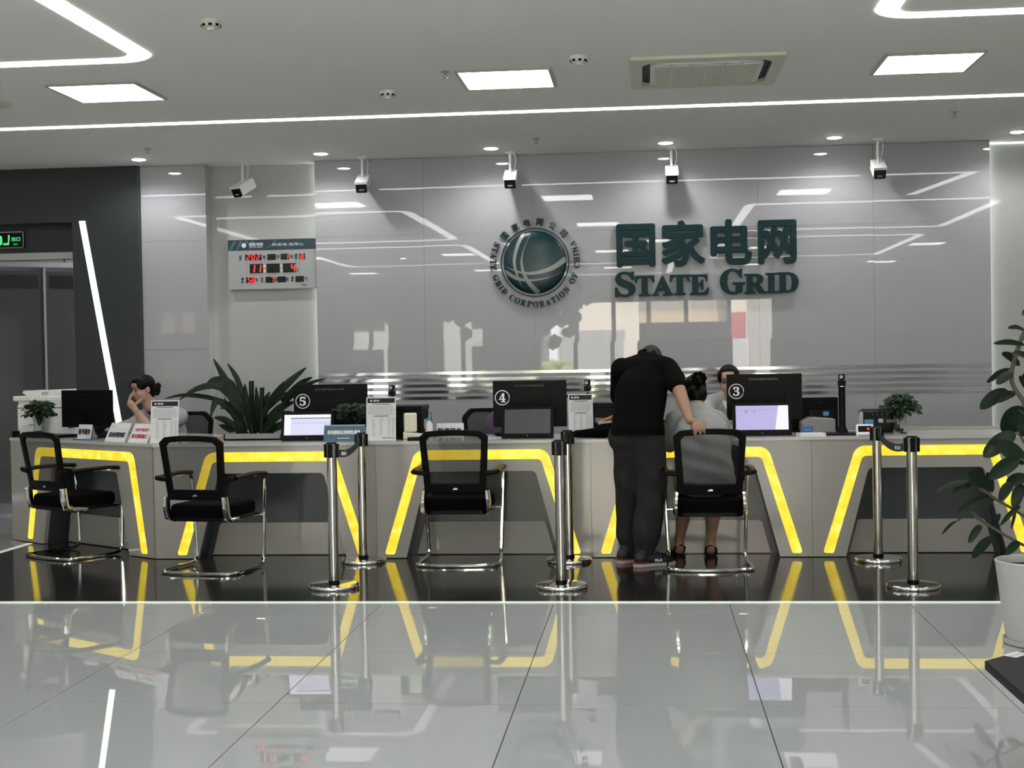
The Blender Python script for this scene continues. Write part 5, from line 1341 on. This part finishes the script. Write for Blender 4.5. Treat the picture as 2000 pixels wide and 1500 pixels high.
# right arm up to the face, left forearm lying on the desk
e_ = V3((-4.10, 11.24, .872)); w_ = V3((-4.225, 11.26, 1.035))
b.limb([(-3.94, 11.50, .96), e_, e_.lerp(w_, .5), w_], [.055, .046, .040, .027])
b.limb([w_, (-4.268, 11.27, 1.085)], [.028, .033], flat=.7, up=(0, 1, 0))
for k, (r0, r1, r2) in enumerate([((-4.283, 11.290, 1.115), (-4.272, 11.300, 1.148), (-4.262, 11.312, 1.176)), ((-4.290, 11.305, 1.108), (-4.292, 11.320, 1.140), (-4.286, 11.335, 1.165)), ((-4.298, 11.322, 1.098), (-4.306, 11.340, 1.125), (-4.304, 11.356, 1.145)), ((-4.302, 11.335, 1.085), (-4.316, 11.355, 1.105), (-4.320, 11.370, 1.120))]):
    b.limb([V3((-4.27, 11.28, 1.08)).lerp(V3(r0), .4), r0, r1, r2], [.0115, .0105, .0095, .008], n=10)
b.limb([(-4.240, 11.262, 1.07), (-4.205, 11.275, 1.098), (-4.180, 11.295, 1.120)], [.014, .011, .009], n=10)
b.limb([(-4.24, 11.55, .96), (-4.36, 11.40, .875), (-4.44, 11.22, .868)], [.055, .042, .028]); b.limb([(-4.44, 11.22, .868), (-4.46, 11.15, .862)], [.026, .03], flat=.6)
for k in range(4): b.limb([(-4.485+k*.018, 11.12, .862), (-4.492+k*.02, 11.08, .866), (-4.495+k*.021, 11.05, .852)], [.009, .008, .007], n=8)
b.limb([(-4.44, 11.15, .86), (-4.415, 11.12, .856), (-4.41, 11.09, .852)], [.011, .009, .008], n=8)
for s in (-1, 1): b.limb([(-4.08+s*.09, 11.62, .55), (-4.12+s*.09, 11.22, .55)], [.09, .065]); b.limb([(-4.12+s*.09, 11.22, .53), (-4.12+s*.09, 11.26, .10)], [.058, .035]); b.limb([(-4.12+s*.09, 11.26, .06), (-4.13+s*.09, 11.12, .04)], [.036, .028])
cl = blob('person', b, m_('skin_pale'), None, .0055, 4, loc)
tag(cl, 'female clerk at the left counter resting her face on one hand', 'person', 'people')
face_parts(cl, hM, loc)
b = MB(); b.M = hM; b.ell((0, -.030, .040), (.085, .088, .086)); b.ell((0, .035, .082), (.062, .052, .032)); b.ell((.060, .030, .050), (.026, .05, .045)); b.ell((-.060, .030, .050), (.026, .05, .045)); b.ell((0, -.06, -.01), (.075, .05, .075))
b.ell((0, -.125, -.02), (.038, .032, .045)); b.ell((.02, -.135, -.045), (.025, .025, .03)); b.ell((-.015, -.14, .01), (.028, .022, .028))
blob('hair', b, m_('hair'), cl, .006, 3, loc)
b = MB()
b.limb([(-4.08, 11.62, .60), (-4.08, 11.60, .80), (-4.08, 11.58, .96)], [.155, .148, .125], flat=1.2, up=(1, 0, 0), n=24)
b.limb([(-4.24, 11.555, .965), (-4.09, 11.58, 1.01), (-3.94, 11.52, .965)], [.075, .08, .075]); b.limb([(-4.10, 11.57, 1.02), (-4.13, 11.54, 1.055)], [.068, .058])
b.limb([(-3.94, 11.51, .96), V3((-3.94, 11.50, .96)).lerp(e_, .62)], [.076, .066]); b.limb([(-4.24, 11.55, .96), (-4.33, 11.44, .895), (-4.385, 11.33, .885)], [.073, .062, .05])
blob('shirt', b, m_('staff_shirt'), cl, .008, 4, loc)
b = MB(); b.tube([tuple(V3(p)-loc) for p in ((-4.19, 11.47, 1.01), (-4.13, 11.46, .96), (-4.09, 11.42, .90))], .02, 8, flat=.5); b.tube([tuple(V3(p)-loc) for p in ((-4.02, 11.50, 1.05), (-4.06, 11.45, .98), (-4.09, 11.42, .90))], .02, 8, flat=.5); b.build('vest_edge', m_('vest'), cl)
b = MB(); c_ = w_.lerp(e_, .12)-loc; ax = (e_-w_).normalized(); u_ = ax.orthogonal().normalized(); v_ = ax.cross(u_); b.tube([tuple(c_+u_*.032*math.cos(k*PI/8)+v_*.032*math.sin(k*PI/8)) for k in range(16)], .0022, 6, closed=True); b.build('bracelet', m_('gold'), cl)

# --- clerk half hidden by monitor 3
loc = Vector((.66, 11.35, .47))
hM = RM((.640, 11.18, 1.195), PI-.12, -.16, .06, 1.04)
b = MB(); head(b, hM, 1.05)
b.limb([(.66, 11.40, .55), (.66, 11.36, .80), (.66, 11.32, .97)], [.14, .13, .12], flat=1.2, up=(1, 0, 0)); b.limb([(.66, 11.30, 1.0), (.665, 11.23, 1.09)], [.058, .05])
b.limb([(.48, 11.28, .96), (.455, 11.05, .862), (.575, 10.78, .862)], [.055, .044, .028]); b.limb([(.575, 10.78, .862), (.61, 10.72, .862)], [.027, .032], flat=.7)
for k in range(4): b.limb([(.60+k*.014, 10.72-k*.006, .866), (.615+k*.018, 10.66, .874), (.622+k*.018, 10.625, .852)], [.010, .009, .008], n=8)
b.limb([(.60, 10.74, .866), (.642, 10.715, .872), (.655, 10.68, .860)], [.012, .010, .008], n=8)
b.limb([(.82, 11.28, .95), (.88, 11.02, .865), (.76, 10.85, .865)], [.055, .044, .028]); b.limb([(.76, 10.85, .865), (.72, 10.81, .862)], [.027, .03], flat=.7)
for k in range(4): b.limb([(.71-k*.01, 10.79+k*.012, .862), (.68-k*.012, 10.76+k*.014, .866), (.66-k*.012, 10.745+k*.014, .852)], [.009, .008, .007], n=8)
b.limb([(.735, 10.81, .86), (.73, 10.77, .856), (.715, 10.745, .853)], [.011, .009, .008], n=8)
for s in (-1, 1): b.limb([(.66+s*.09, 11.42, .55), (.66+s*.09, 11.03, .55)], [.09, .065]); b.limb([(.66+s*.09, 11.03, .53), (.66+s*.09, 11.06, .10)], [.058, .035]); b.limb([(.66+s*.09, 11.06, .06), (.66+s*.09, 10.94, .04)], [.036, .028])
c2_ = blob('person', b, m_('skin_pale'), None, .006, 4, loc)
tag(c2_, 'female clerk in white shirt half hidden behind monitor 3', 'person', 'people')
face_parts(c2_, hM, loc)
b = MB(); b.M = hM; b.ell((0, -.034, .042), (.084, .084, .086)); b.ell((0, .010, .092), (.056, .045, .024)); b.ell((.064, .018, .045), (.022, .045, .05)); b.ell((-.064, .018, .045), (.022, .045, .05)); b.ell((.0, -.06, -.01), (.078, .05, .075)); b.ell((0, -.12, -.03), (.04, .035, .045))
blob('hair', b, m_('hair'), c2_, .006, 3, loc)
b = MB()
b.limb([(.66, 11.40, .60), (.66, 11.36, .80), (.66, 11.32, .98)], [.155, .148, .130], flat=1.2, up=(1, 0, 0), n=24)
b.limb([(.475, 11.28, 1.01), (.65, 11.31, 1.045), (.82, 11.28, 1.01)], [.078, .085, .080])
b.limb([(.475, 11.27, 1.005), (.452, 11.06, .868), (.54, 10.86, .868)], [.074, .060, .045]); b.limb([(.82, 11.28, .95), (.88, 11.04, .868), (.80, 10.92, .868)], [.074, .060, .045])
blob('shirt', b, m_('staff_shirt'), c2_, .008, 4, loc)
for s in (-1, 1):
    b = MB(); b.add([tuple(V3(p)-loc) for p in ((.665+s*.055, 11.26, 1.085), (.665+s*.075, 11.24, 1.055), (.665+s*.050, 11.13, .985), (.665+s*.012, 11.15, 1.015), (.665+s*.055, 11.265, 1.095), (.665+s*.085, 11.25, 1.058), (.665+s*.055, 11.125, .980), (.665+s*.010, 11.142, 1.018))], [(0, 1, 2, 3), (7, 6, 5, 4), (0, 4, 5, 1), (1, 5, 6, 2), (2, 6, 7, 3), (3, 7, 4, 0)]); b.build('collar', m_('paper'), c2_)
